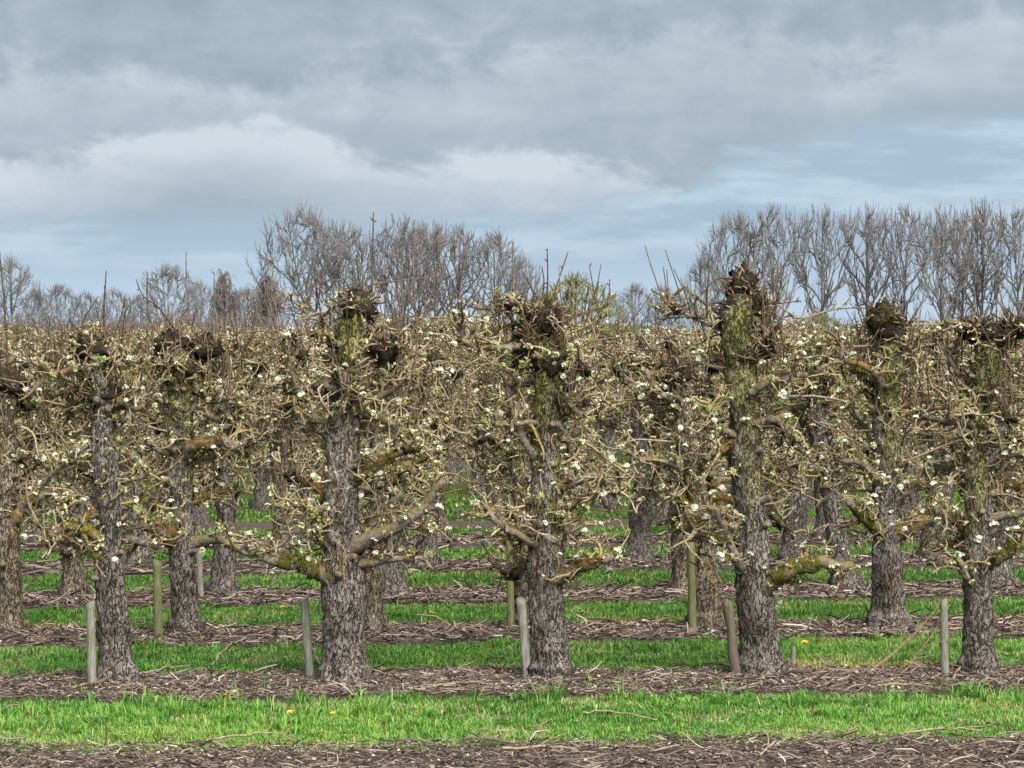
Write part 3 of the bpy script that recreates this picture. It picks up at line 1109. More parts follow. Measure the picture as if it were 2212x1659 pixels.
def hero_tree(px, k, seed, trunk, limbs, burls, shoots, label, group, moss_g, moss_o, warm=False, flare=1.0, n_limbs=12, blossoms=200, ext=1.0, zlo=0.98, dens=0.82, moss_n=4, moss_kind=('orange', 'green')):
    """trunk: (x, y, half width) in photo pixels; limbs: (points, r0, r1, moss kind or None); burls: (x, y, rx, ry, stubs); shoots: polylines"""
    rs = np.random.RandomState(seed)
    fr = Frame(px, k)
    root = empty('pear_tree', fr.o)
    tag(root, label, 'pear tree', group)
    path = []
    for i, (x, y, hw) in enumerate(trunk):
        q = fr.p(x, y, 0.0 if i == 0 else rs.normal(0, 0.035))
        path.append((q[0], q[1], q[2], hw * fr.s))
    path[0] = (path[0][0], 0.0, -0.04, path[0][3])
    H = path[-1][2]
    hero = k == 1
    me, P = trunk_mesh(path, 190 if hero else 130, 48 if hero else 36, seed, moss_g, moss_o, M_TRUNK_WARM if warm else M_TRUNK, flare)
    tr = link('trunk', me, root)
    lbs = []
    for (pts, r0, r1, mk) in limbs:
        Pl = np.array([fr.p(x, y, dy) for x, y, dy in pts])
        for c_ in (0, 1):           # root the limb inside the trunk
            Pl[0][c_] = np.interp(Pl[0][2], P[:, 2], P[:, c_])
        Pl = catmull(Pl, 9)
        Pl[2:] += rs.normal(0, 0.014, (7, 3))
        lbs.append(dict(P=Pl, R=np.linspace(r0, r1, 9) * fr.s, moss=mk))
    nd = len(lbs)
    lbs, tw, tips = gen_crown(rs, P, lbs, n_limbs, ext, zlo, H, dens, 1.0, True)
    for i, lb in enumerate(lbs):
        o = limb_object(lb, root, M_LIMB)
        mk = lb.get('moss')
        if mk is None and i >= nd and rs.rand() < moss_n / n_limbs:
            mk = moss_kind[rs.randint(len(moss_kind))]
        if mk:
            link('moss', moss_sleeve(lb['P'][:7], lb['R'][:7], seed * 31 + i, M_MOSS[mk]), o)
    for i, (x, y, rx, ry, st) in enumerate(burls):
        c = fr.p(x, y, rs.normal(0, 0.03))
        link('burl', lump_mesh('burl', c, (rx * fr.s, rx * fr.s * 0.9, ry * fr.s), seed + i, M_BURL, st, rs, M_TWIG), tr)
    # random pruning heads on limb ends
    for lb in lbs[nd:]:
        if rs.rand() < 0.3:
            r_ = rs.uniform(0.035, 0.07)
            link('burl', lump_mesh('burl', lb['P'][-3], (r_ * 1.2, r_, r_), rs.randint(999), M_BURL, 16, rs, M_TWIG), tr)
    for q_ in range(7):
        zz = rs.uniform(0.55, 0.9) * H if q_ > 1 else rs.uniform(0.25, 0.5) * H
        c_ = np.array([np.interp(zz, P[:, 2], P[:, i_]) for i_ in range(4)])
        an = rs.uniform(math.pi, 2 * math.pi)
        d_ = np.array([math.cos(an), math.sin(an), rs.uniform(0.1, 0.6)])
        r_ = rs.uniform(0.018, 0.034)
        Ls = c_[3] + rs.uniform(0.03, 0.10)
        link('stub', limb_mesh(dict(P=np.array([c_[:3] + d_ * Ls * t_ for t_ in (0, .4, .7, .9, 1.0)]), R=np.array([1.5, 1.3, 1.0, .95, .85]) * r_)), tr)
    for sh in shoots:
        tb = Tubes(5)
        Ps = np.array([fr.p(x, y, dy) for x, y, dy in sh])
        Ps = catmull(Ps, 12)
        L = np.linalg.norm(Ps[-1] - Ps[0])
        r0 = 0.0066 + 0.003 * L
        rr = np.linspace(r0, 0.0042, 12) * (1 + 0.25 * rs.rand(12))
        tt = rs.uniform(0.02, 0.35)
        tb.add(Ps, rr, tt)
        for q in range(int(L * 9)):
            i = rs.randint(2, 12)
            d = unit(rs.normal(0, 1, 3) + (Ps[i] - Ps[i - 1]) * 8)
            tb.add(np.array([Ps[i], Ps[i] + d * 0.02, Ps[i] + d * rs.uniform(0.022, 0.04) + [0, 0, .01]]), [.0055, .006, .003], tt)
        link('shoot', tb.mesh('shoot', [M_TWIG]), root)
    o = link('crown', tw.mesh('crown', [M_TWIG]), root)
    tag(o, kind='stuff')
    tips = np.array(tips)
    tag(link('buds', buds_joined(tips, rs), root), kind='stuff')
    idx = rs.permutation(len(tips))
    # the blossoms show where the crown meets the light: favour the outside
    sc_ = -tips[idx, 1] * 0.8 + tips[idx, 2] * -0.1 + rs.normal(0, 0.4, len(idx))
    idx = idx[np.argsort(-sc_)][:blossoms]
    for i in idx:
        b_ = link('blossom_cluster', CL_MESH[rs.choice(6, p=[.15, .14, .25, .14, .18, .14])], root, tips[i])
        s = rs.uniform(0.65, 1.2)
        b_.scale = (s, s, s)
        b_.rotation_euler = (rs.normal(0.3, .4), rs.normal(0, .4), rs.uniform(0, 6.28))
    return root


G1 = 'pear trees of the front row'
G2 = 'pear trees of the second row'
HI = [(0, -0.5), (0.8, -0.15), (1.4, 0.3), (2.2, 0.7), (3.2, 0.9)]
LO = [(0, -0.5), (0.5, -0.15), (1.1, 0.3), (2.0, 0.1), (3.0, -0.1)]

hero_tree(255, 1, 11, [(255, 1495, 34), (248, 1400, 34), (240, 1250, 32), (238, 1150, 31), (232, 1000, 29), (226, 880, 28), (212, 800, 26), (206, 760, 22)],
          [([(225, 1175, -.05), (200, 1148, -.1), (165, 1133, -.15), (115, 1152, -.2)], 13, 7, 'yellow'),
           ([(225, 1215, 0), (200, 1190, -.1), (185, 1160, -.1)], 10, 5, 'green'),
           ([(255, 860, -.1), (300, 875, -.25), (325, 876, -.3)], 9, 6, None),
           ([(235, 745, -.05), (280, 775, -.15), (335, 778, -.2)], 9, 6, None),
           ([(190, 790, -.1), (150, 805, -.2), (85, 800, -.3)], 8, 5, None)],
          [(203, 758, 56, 36, 90), (232, 852, 50, 30, 60)],
          [[(230, 745, 0), (226, 690, 0), (232, 585, 0)], [(185, 750, 0), (180, 700, 0), (215, 640, 0)], [(200, 745, 0), (150, 690, 0)], [(240, 740, 0), (262, 690, 0), (272, 640, 0)]],
          'slim pear tree at the left end of the front row with a yellow mossy limb', G1, [(0, -.6), (1.1, -.2), (2.2, .35), (3, .6)], [(0, -.6), (.8, .1), (1.1, .15), (2.4, .1), (3, 0)], n_limbs=12, ext=1.0)

hero_tree(742, 1, 12, [(742, 1485, 46), (741, 1400, 44), (740, 1300, 43), (738, 1200, 43), (740, 1060, 36), (742, 900, 31), (750, 790, 32), (768, 700, 32), (778, 640, 26)],
          [([(705, 1262, -.1), (672, 1222, -.15), (620, 1215, -.2), (582, 1192, -.2)], 19, 10, 'green'),
           ([(775, 1190, -.1), (845, 1142, -.2), (920, 1085, -.25), (955, 1035, -.25)], 17, 8, None),
           ([(785, 1222, -.05), (850, 1205, -.15), (905, 1210, -.2)], 10, 6, None),
           ([(708, 1155, -.1), (690, 1112, -.2), (640, 1082, -.2)], 9, 6, 'orange'),
           ([(770, 880, -.1), (830, 900, -.2), (880, 935, -.2)], 9, 6, None),
           ([(790, 790, .1), (850, 765, .1), (880, 800, .1)], 11, 7, None),
           ([(735, 825, -.12), (752, 815, -.2), (752, 850, -.22), (748, 890, -.2)], 5, 5, None)],
          [(775, 662, 40, 46, 70), (752, 740, 44, 34, 50), (725, 850, 30, 32, 40), (835, 755, 36, 30, 50)],
          [[(805, 640, 0), (806, 560, 0), (808, 458, 0)], [(780, 630, 0), (772, 570, 0), (770, 550, 0)], [(800, 615, 0), (870, 606, 0), (947, 597, 0)], [(745, 665, 0), (690, 625, 0), (635, 585, 0)], [(760, 628, 0), (742, 600, 0)], [(690, 690, 0), (720, 665, 0), (760, 655, 0)], [(775, 770, -.05), (840, 705, -.1), (945, 668, -.1)]],
          'thick pear tree second from the left in the front row with two long lower limbs', G1, [(0, -.6), (1.3, -.1), (2.0, .3), (2.5, .6), (3.2, .75)], LO, n_limbs=13)

hero_tree(1195, 1, 13, [(1195, 1478, 42), (1190, 1400, 40), (1180, 1290, 37), (1180, 1180, 36), (1178, 1050, 31), (1182, 900, 30), (1180, 800, 30), (1165, 720, 30), (1168, 655, 24)],
          [([(1215, 1262, -.1), (1262, 1218, -.2), (1325, 1203, -.25)], 14, 8, 'orange'),
           ([(1155, 1185, -.1), (1110, 1150, -.2), (1062, 1110, -.25), (1048, 1090, -.25)], 9, 6, None),
           ([(1205, 1185, -.1), (1223, 1150, -.15), (1222, 1105, -.15)], 8, 6, None),
           ([(1160, 915, -.1), (1100, 912, -.2), (1025, 912, -.2)], 6, 4, None),
           ([(1150, 760, -.1), (1095, 750, -.15), (1010, 740, -.15), (990, 700, -.15)], 8, 5, None),
           ([(1200, 1060, -.1), (1290, 1030, -.1), (1330, 1065, -.1)], 10, 6, None)],
          [(1150, 735, 46, 40, 70), (1178, 690, 40, 42, 80), (1190, 790, 34, 30, 30)],
          [[(1180, 660, 0), (1183, 610, 0), (1182, 538, 0)], [(1190, 660, 0), (1205, 610, 0), (1227, 544, 0)], [(1165, 655, 0), (1150, 625, 0), (1125, 580, 0)], [(1170, 655, 0), (1175, 610, 0), (1170, 575, 0)], [(1195, 690, .1), (1285, 668, .1), (1285, 640, .1), (1274, 575, .1)], [(1195, 700, .1), (1300, 664, .1), (1315, 640, .1), (1318, 605, .1)], [(1150, 670, 0), (1130, 640, 0), (1122, 650, 0)]],
          'pear tree in the middle of the front row beside a leaning grey stake', G1, HI, LO, n_limbs=13)

hero_tree(1645, 1, 14, [(1648, 1478, 46), (1645, 1400, 44), (1632, 1290, 40), (1622, 1180, 37), (1612, 1050, 34), (1603, 900, 32), (1597, 800, 34), (1592, 700, 36), (1600, 640, 30)],
          [([(1655, 1288, -.1), (1690, 1238, -.2), (1750, 1213, -.25), (1828, 1218, -.3)], 16, 11, 'green'),
           ([(1612, 1255, -.1), (1580, 1195, -.15), (1562, 1130, -.2), (1520, 1090, -.2)], 11, 7, None),
           ([(1630, 870, -.1), (1670, 815, -.2), (1730, 805, -.2)], 9, 6, None),
           ([(1620, 920, -.1), (1680, 905, -.2), (1720, 950, -.2)], 9, 6, None),
           ([(1600, 930, -.05), (1555, 970, -.15), (1520, 985, -.2)], 9, 6, 'orange')],
          [(1602, 622, 34, 52, 70), (1583, 690, 34, 60, 70), (1628, 662, 34, 44, 60), (1660, 735, 26, 36, 40), (1605, 760, 40, 30, 50)],
          [[(1612, 590, 0), (1618, 540, 0), (1622, 510, 0)], [(1615, 590, 0), (1645, 520, 0), (1640, 455, 0)], [(1625, 655, 0), (1685, 655, -.1), (1722, 650, -.1)], [(1595, 605, 0), (1545, 603, -.1), (1500, 650, -.1), (1445, 702, -.1)], [(1565, 690, 0), (1480, 685, -.1), (1420, 690, -.1)]],
          'tall pear tree second from the right in the front row with a dark shaggy top', G1, [(0, -.6), (1.1, -.25), (1.7, .35), (2.2, .7), (3.2, .85)], LO, n_limbs=12)

hero_tree(2112, 1, 15, [(2112, 1462, 36), (2112, 1400, 34), (2112, 1290, 31), (2110, 1180, 29), (2112, 1050, 26), (2114, 900, 25), (2125, 800, 26), (2140, 735, 34)],
          [([(2105, 1262, -.1), (2078, 1242, -.15), (2068, 1215, -.2)], 9, 7, None),
           ([(2125, 1225, -.1), (2165, 1192, -.2), (2215, 1165, -.25)], 10, 7, 'green'),
           ([(2090, 1170, 0), (2060, 1130, .05), (2020, 1110, .1)], 9, 6, 'orange'),
           ([(2130, 740, 0), (2080, 705, -.1), (2030, 690, -.1)], 7, 5, None),
           ([(2160, 745, 0), (2200, 705, -.1), (2235, 700, -.1)], 10, 6, None),
           ([(2110, 900, -.1), (2060, 880, -.2), (2040, 905, -.2)], 8, 5, None),
           ([(2130, 1010, -.1), (2180, 975, -.2), (2220, 985, -.2)], 9, 6, None)],
          [(2145, 722, 62, 34, 90), (2192, 708, 42, 26, 60), (2100, 712, 38, 24, 50)],
          [[(2185, 700, 0), (2205, 660, 0), (2210, 610, 0)], [(2110, 700, 0), (2095, 660, 0), (2060, 650, 0)], [(2150, 715, 0), (2150, 650, 0)]],
          'narrow pear tree at the right end of the front row with a flared bowl-like top', G1, HI, LO, n_limbs=12)

# second row
hero_tree(18, 2, 21, [(18, 1392, 36), (16, 1250, 33), (12, 1100, 30), (10, 950, 28), (12, 850, 30)],
          [([(20, 1150, 0), (60, 1090, -.1), (110, 1060, -.1)], 14, 7, 'orange'), ([(10, 1120, 0), (-40, 1080, 0), (-90, 1060, 0)], 14, 7, 'green')],
          [(15, 830, 50, 40, 60), (60, 860, 30, 28, 30)], [[(20, 800, 0), (15, 700, 0), (0, 515, 0)], [(40, 830, 0), (110, 780, 0), (120, 700, 0)]],
          'reddish brown pear tree cut by the left edge in the second row', G2, LO, [(0, -.2), (.8, .25), (1.6, .5), (3, .3)], warm=True, n_limbs=12, blossoms=160)
hero_tree(402, 2, 22, [(404, 1386, 34), (400, 1300, 32), (396, 1200, 30), (392, 1100, 27), (392, 950, 25), (392, 850, 26), (385, 760, 30)],
          [([(395, 1000, -.1), (430, 960, -.2), (480, 955, -.25), (525, 962, -.25)], 14, 9, 'orange'), ([(385, 1180, -.1), (350, 1140, -.2), (320, 1130, -.2)], 18, 12, 'orange'), ([(410, 1180, 0), (470, 1165, -.1), (520, 1185, -.1), (570, 1200, -.1)], 11, 6, None)],
          [(372, 745, 40, 34, 60), (440, 750, 44, 28, 60), (400, 800, 34, 30, 30)],
          [[(395, 730, 0), (410, 680, 0), (405, 620, 0), (404, 552, 0)], [(385, 720, 0), (345, 665, 0), (312, 640, 0), (296, 603, 0)], [(350, 730, 0), (322, 680, 0), (321, 590, 0)], [(440, 730, 0), (462, 690, 0), (465, 590, 0)], [(400, 720, 0), (412, 690, 0), (440, 660, 0)]],
          'pear tree behind the green stake with an orange mossy limb, second row', G2, HI, [(0, -.6), (.9, .2), (1.3, .3), (2, 0), (3, 0)], n_limbs=12, blossoms=160)
hero_tree(797, 2, 23, [(797, 1376, 34), (800, 1290, 31), (812, 1180, 29), (820, 1050, 27), (828, 900, 27), (835, 800, 30)],
          [([(825, 1060, 0), (870, 1010, -.1), (905, 1025, -.1)], 15, 9, 'orange')], [(838, 770, 46, 40, 70)], [[(840, 740, 0), (850, 690, 0)]],
          'mossy pear tree almost hidden behind the thick front tree, second row', G2, LO, [(0, -.2), (.8, .3), (1.6, .4), (3, .2)], warm=True, n_limbs=12, blossoms=140)
hero_tree(1143, 2, 24, [(1143, 1372, 33), (1138, 1290, 30), (1135, 1180, 28), (1130, 1050, 27), (1128, 900, 26), (1128, 800, 28)],
          [([(1125, 1215, -.1), (1090, 1150, -.1), (1075, 1100, -.1)], 12, 7, 'orange')], [(1125, 780, 40, 34, 60)], [[(1110, 760, 0), (1108, 640, 0), (1107, 522, 0)]],
          'orange mossy pear tree close behind the middle front tree, second row', G2, LO, [(0, .2), (.4, .6), (.9, .7), (1.6, .3), (3, .1)], warm=True, n_limbs=12, blossoms=140)
hero_tree(1528, 2, 25, [(1530, 1370, 36), (1526, 1290, 33), (1520, 1200, 30), (1512, 1100, 28), (1495, 980, 27), (1480, 880, 27), (1465, 820, 28)],
          [([(1520, 1120, -.1), (1545, 1060, -.15), (1540, 1020, -.15)], 14, 9, 'orange'), ([(1505, 1130, 0), (1470, 1085, -.1), (1440, 1060, -.1)], 12, 7, 'green'), ([(1480, 890, -.1), (1420, 850, -.2), (1390, 800, -.2)], 10, 6, None)],
          [(1455, 805, 46, 34, 80), (1490, 850, 32, 30, 30)], [[(1450, 780, 0), (1440, 720, 0)], [(1430, 790, 0), (1400, 765, 0), (1340, 755, 0)]],
          'orange mossy pear tree behind the brown stake, fifth along the second row', G2, LO, [(0, -.1), (.6, .45), (1.3, .6), (2.0, .2), (3, .1)], warm=True, n_limbs=12, blossoms=160)
hero_tree(1920, 2, 26, [(1922, 1370, 40), (1920, 1300, 38), (1915, 1200, 33), (1915, 1120, 30), (1915, 950, 27), (1910, 820, 28), (1915, 720, 32)],
          [([(1895, 1160, -.1), (1862, 1118, -.15), (1820, 1080, -.2)], 14, 8, 'green'), ([(1935, 1170, -.1), (1985, 1128, -.15), (2050, 1092, -.2)], 14, 8, 'orange'), ([(1905, 860, -.1), (1880, 800, -.2), (1820, 775, -.2), (1800, 730, -.2)], 9, 5, None), ([(1930, 800, 0), (1985, 735, -.1), (2040, 720, -.1)], 9, 5, None), ([(1880, 1060, -.1), (1850, 1000, -.1), (1800, 985, -.1)], 11, 6, None)],
          [(1905, 690, 44, 40, 80), (1940, 720, 40, 40, 60), (1890, 750, 34, 34, 40)],
          [[(1885, 660, 0), (1870, 645, 0)], [(1920, 660, 0), (1940, 630, 0)], [(1870, 665, 0), (1840, 665, 0), (1800, 668, 0)]],
          'stout pear tree with forked mossy limbs at the right of the second row', G2, HI, [(0, -.1), (.5, .3), (1.0, .4), (1.6, 0), (3, 0)], n_limbs=12, blossoms=160, flare=1.3)
hero_tree(2305, 2, 27, [(2305, 1365, 34), (2302, 1200, 30), (2300, 1000, 27), (2300, 800, 28)], [], [(2300, 780, 44, 34, 40)], [],
          'pear tree just beyond the right edge in the second row, only twigs showing', G2, HI, LO, n_limbs=12, blossoms=40)

# shared variants for the rows behind


def variant(seed, lean, H, warm, detail):
    rs = np.random.RandomState(seed)
    path = [(0, 0, -0.04, .165)]
    for z in (0.35, 0.8, 1.3, 1.8, 2.3, H):
        f = z / H
        path.append((lean * f + rs.normal(0, .03), rs.normal(0, .03), z, .155 - .05 * f + rs.normal(0, .006)))
    mg = [(0, -.6), (1.0, -.3), (1.8, .2), (3, .6)]
    mo = [(0, -.5), (.7, rs.uniform(-.2, .4)), (1.5, rs.uniform(-.2, .4)), (3, 0)]
    tm, P = trunk_mesh(path, 60 if detail else 30, 22 if detail else 12, seed, mg, mo, M_TRUNK_WARM if warm else M_TRUNK, 1.2)
    limbs, tw, tips = gen_crown(rs, P, [], 17, 1.18, 1.05, H, 0.9 if detail else 0.6, 1.05 if detail else 1.4)
    for q in range(5):     # upright shoots
        st = np.array([lean + rs.normal(0, .3), rs.normal(0, .2), H - 0.15])
        p = grow(rs, st, [rs.normal(0, .25), rs.normal(0, .25), 1], rs.uniform(.2, .5), 6, 0.12, 0.1)
        tw.add(p, np.linspace(.010, .006, 7), rs.uniform(0, .3))
    heads = []
    for q in range(3):
        c = np.array([lean + rs.normal(0, .22), rs.normal(0, .15), H - rs.uniform(0, .5)])
        heads.append(lump_mesh('burl', c, (rs.uniform(.06, .12), rs.uniform(.06, .12), rs.uniform(.06, .1)), seed + q, M_BURL, 22, rs, M_TWIG))
    tips = np.array(tips)
    bl = blossoms_joined(tips[rs.permutation(len(tips))[:190 if detail else 150]], rs, 1.0 if detail else 1.15)
    lm = []
    for lb in limbs:
        tb = Tubes(6)
        tb.add(lb['P'], lb['R'], .5)
        lm.append(tb.mesh('limb', [M_LIMB]))
    return dict(buds=buds_joined(tips, rs, .7, 1.0 if detail else 1.25), trunk=tm, limbs=lm, crown=tw.mesh('crown', [M_TWIG]), blossom=bl, heads=heads)


VARS = [variant(401, .05, 2.86, False, True), variant(402, -.08, 2.80, False, True), variant(403, .10, 2.92, True, True), variant(404, -.02, 2.78, False, True)]
FARV = [variant(411, .04, 2.84, False, False), variant(412, -.06, 2.92, True, False), variant(413, .0, 2.80, False, False)]


def place_variant(v, loc, rotz, sc, label, group, detail):
    root = empty('pear_tree', loc)
    root.rotation_euler = (0, 0, rotz)
    root.scale = (sc, sc, sc)
    tag(root, label, 'pear tree', group)
    t = link('trunk', v['trunk'], root)
    if detail:
        for m in v['limbs']:
            link('limb', m, root)
        for m in v['heads']:
            link('burl', m, t)
    else:
        link('limb', v['limbs'][0], root)
        link('limb', v['limbs'][3], root)
        link('burl', v['heads'][0], t)
    tag(link('crown', v['crown'], root), kind='stuff')
    tag(link('blossom', v['blossom'], root), kind='stuff')
    tag(link('buds', v['buds'], root), kind='stuff')
    return root


row3 = [(-170, 'pear tree left of the frame in the third row, only twigs showing'),
        (160, 'pear tree behind the slim leftmost front tree, third row'),
        (482, 'broad-footed pear tree just right of the green stake, third row'),
        (848, 'pear tree standing right of the thick front tree, third row'),
        (1185, 'pear tree hidden behind the middle front tree, third row'),
        (1478, 'pear tree just left of the orange mossy trunk and its post, third row'),
        (1828, 'leaning pear tree right of the tall shaggy front tree, third row'),
        (2165, 'pear tree peeping out behind the narrow rightmost front tree, third row'),
        (2510, 'pear tree right of the frame in the third row, only twigs showing')]
row4 = [(-20, 'pear tree near the left edge in the fourth row'),
        (290, 'pear tree right of the slim leftmost front tree, fourth row'),
        (605, 'pear tree left of the thick front tree, fourth row'),
        (921, 'dark pear tree in the gap right of the thick front tree, fourth row'),
        (1385, 'pear tree in the gap right of the middle front tree, fourth row'),
        (1720, 'pear tree right behind the tall shaggy front tree, fourth row'),
        (2010, 'pear tree in the gap left of the narrow rightmost front tree, fourth row'),
        (2330, 'pear tree right of the frame in the fourth row, only twigs showing')]
rs = np.random.RandomState(77)
for k, rowl, gname in ((3, row3, 'pear trees of the third row'), (4, row4, 'pear trees of the fourth row')):
    for i, (px, lab) in enumerate(rowl):
        vi = (i * 3 + k) % 4
        o = place_variant(VARS[vi], on_row(px, k), rs.choice([0, math.pi]) + rs.normal(0, .25), rs.uniform(.97, 1.05), lab, gname, True)
        if px == 1828:
            o.rotation_euler[1] = math.radians(-7)
ORD = ['', 'first', 'second', 'third', 'fourth', 'fifth', 'sixth', 'seventh', 'eighth', 'ninth', 'tenth', 'eleventh', 'twelfth', 'thirteenth', 'fourteenth', 'fifteenth']
for k in range(5, 19):
    sp = 465.0 * 6.0 / (k + 5)
    x0 = rs.uniform(-sp, 0)
    nth = 0
    while x0 < 2212 + sp * 0.6:
        det = k < 7
        nth += 1
        lab = ('blossoming pear tree, %s from the left in the %s row' % (ORD[nth], ORD[k])) if k < 8 else 'blossoming pear tree among the close-set rows at the back of the orchard'
        v = (VARS if det else FARV)[rs.randint(4 if det else 3)]
        place_variant(v, on_row(x0 + rs.normal(0, sp * 0.06), k), rs.choice([0, math.pi]) + rs.normal(0, .4), rs.uniform(.88, 1.09),
                      lab, 'pear trees of the far rows', det)
        x0 += sp

# ------------------------------------------------------------------ stakes
def stake(px, k, base_py, tx, ty, hw, mat, label, dy=0.0, rough=0.05, name='wooden_stake'):
    o0 = on_row(px, k) if base_py is None else on_ground(px, base_py)
    s = o0[1] / F
    top = np.array([(tx - px) * s, 0.0, EYE + (HORIZON - ty) * s])
    rs = np.random.RandomState(int(px * 7 + ty))
    ns, nr = 12, 16
    V = []
    for i in range(nr):
        f = i / (nr - 1)
        c = np.array([top[0] * f, 0.02 * math.sin(f * 2 + px), -0.06 + (top[2] + 0.06) * f])
        for j in range(ns):
            th = 2 * math.pi * j / ns
            r = hw * s * (1.02 - 0.1 * f) * (1 + rough * mnoise.noise(Vector((math.cos(th) * 2 + px, math.sin(th) * 2, f * 4))) * 2)
            zt = 0.0 if i < nr - 1 else 0.02 * math.cos(th + px)
            V.append(c + np.array([math.cos(th) * r, math.sin(th) * r, zt]))
    Q = [(i * ns + j, i * ns + (j + 1) % ns, (i + 1) * ns + (j + 1) % ns, (i + 1) * ns + j) for i in range(nr - 1) for j in range(ns)]
    V.append(c + np.array([0, 0, 0.004]))
    T = [((nr - 1) * ns + j, (nr - 1) * ns + (j + 1) % ns, len(V) - 1) for j in range(ns)]
    o = link(name, mk_mesh(name, V, Q, T, [mat], None, False), None, o0)
    tag(o, label, 'stake', 'stakes beside the trees')
    return o


stake(200, 1, 1490, 195, 1303, 10, M_POST_GREY, 'weathered grey stake left of the slim leftmost front tree')
stake(672, 1, 1472, 657, 1298, 10, M_POST_GREY, 'grey stake leaning left beside the thick front tree')
stake(1142, 1, 1472, 1125, 1295, 11, M_POST_GREY, 'wide grey stake leaning left against the middle front tree', rough=.09)
stake(1592, 1, 1468, 1571, 1298, 11, M_POST_BROWN, 'rough brown stake with mossy top beside the tall shaggy front tree', rough=.12)
stake(2043, 1, 1470, 2038, 1298, 9, M_POST_GREY, 'thin pale stake left of the narrow rightmost front tree')
stake(343, 2, 1386, 340, 1212, 10, M_POST_GREEN, 'yellow-green stake between the two leftmost trunks, second row')
stake(1104, 2, 1368, 1100, 1165, 8.5, M_POST_GREEN, 'tall algae-green stake left of the middle front tree, second row')
stake(1497, 2, 1371, 1492, 1175, 9, M_POST_GREEN, 'greenish stake touching the orange mossy trunk, second row')
stake(434, 3, 1296, 430, 1190, 7, M_POST_GREY, 'grey stake seen between two trunks in the third row')
stake(1715, 1, 1446, 1713, 1402, 6, M_POST_GREY, 'short pale peg right of the tall shaggy front tree', rough=.2, name='wooden_peg')

# ------------------------------------------------------------------ pruned branches lying or leaning
def branch(pts, r, label, seed, sub=3, tint=0.55):
    rs = np.random.RandomState(seed)
    P = np.array(pts, float)
    o0 = P[0].copy()
    o0[2] = 0
    P = catmull(P, 12) - o0
    P[1:-1] += rs.normal(0, 0.006, (10, 3))
    tb = Tubes(5)
    tb.add(P, np.linspace(r, r * 0.45, 12), tint)
    for q in range(sub):
        i = rs.randint(3, 11)
        d = unit(P[i] - P[i - 1]) + rs.normal(0, .5, 3)
        d[2] = abs(d[2]) * 0.5
        tb.add(grow(rs, P[i], d, rs.uniform(.1, .3), 5, .2), np.linspace(r * .5, r * .25, 6), tint * 0.9)
    o = link('pruned_branch', tb.mesh('pruned_branch', [M_TWIG]), None, o0)
    tag(o, label, 'branch', 'pruned branches')


def lie(px, py, qx, qy, bow=0.03, lift=0.05):
    a, b_ = on_ground(px, py), on_ground(qx, qy)
    m = (a + b_) / 2 + np.array([0, bow, 0])
    return [a + [0, 0, lift], m + [0, 0, lift + 0.02], b_ + [0, 0, lift]]


def lean_to(px, py, qx, qy, Ydelta=0.0):
    a = on_ground(px, py)
    b_ = at_depth(qx, qy, a[1] + Ydelta)
    return [a + [0, 0, .02], (a + b_) / 2 + [0.02, 0, -0.03], b_]


branch(lean_to(1868, 1462, 2042, 1292, .05), .014, 'long pruned branch leaning up against the thin pale stake', 1, 2, .5)
branch(lean_to(1935, 1470, 2052, 1305, .05), .011, 'shorter pruned branch propped beneath the long leaning one', 2, 2, .45)
branch(lean_to(2020, 1480, 2075, 1440, .05), .014, 'stub of pruned branch at the foot of the narrow rightmost tree', 3, 0, .62)
branch(lie(455, 1445, 520, 1380, .02, .03), .010, 'thin pale pruned twig lying on the grass behind the slim tree', 4, 1, .7)
branch(lie(275, 1478, 420, 1448), .012, 'curved pruned branch lying right of the slim leftmost front tree', 5, 3, .6)
branch(lie(150, 1500, 260, 1490), .011, 'pruned branch lying at the foot of the slim leftmost front tree', 6, 3, .5)
branch(lie(900, 1500, 1080, 1490), .012, 'long pruned stick lying in the litter left of the middle tree', 7, 3, .6)
branch(lie(1260, 1555, 1420, 1572, .02, .06), .011, 'thin pale stick lying in the nearest grass below the middle tree', 8, 0, .75)
branch(lie(1700, 1490, 1830, 1478), .012, 'pruned branch lying in the litter right of the tall shaggy tree', 9, 3, .55)
branch(lie(1870, 1495, 2030, 1500), .012, 'long pruned branch lying in the litter below the leaning branches', 10, 3, .6)
branch(lie(450, 1612, 640, 1603), .010, 'pruned stick lying along the near edge of the grass at left', 11, 2, .6)
branch(lie(1080, 1632, 1290, 1640), .013, 'bent pruned stick on the bare ground at bottom centre', 12, 3, .62)
branch(lie(1640, 1650, 1700, 1610), .011, 'short pruned stick on the bare ground at bottom right', 13, 1, .7)
branch(lie(1940, 1600, 2120, 1592), .012, 'pruned branch along the grass edge at bottom right', 14, 3, .6)
branch(lie(1290, 1375, 1400, 1352), .012, 'pruned branch lying in the second row left of the orange mossy trunk', 15, 2, .5)

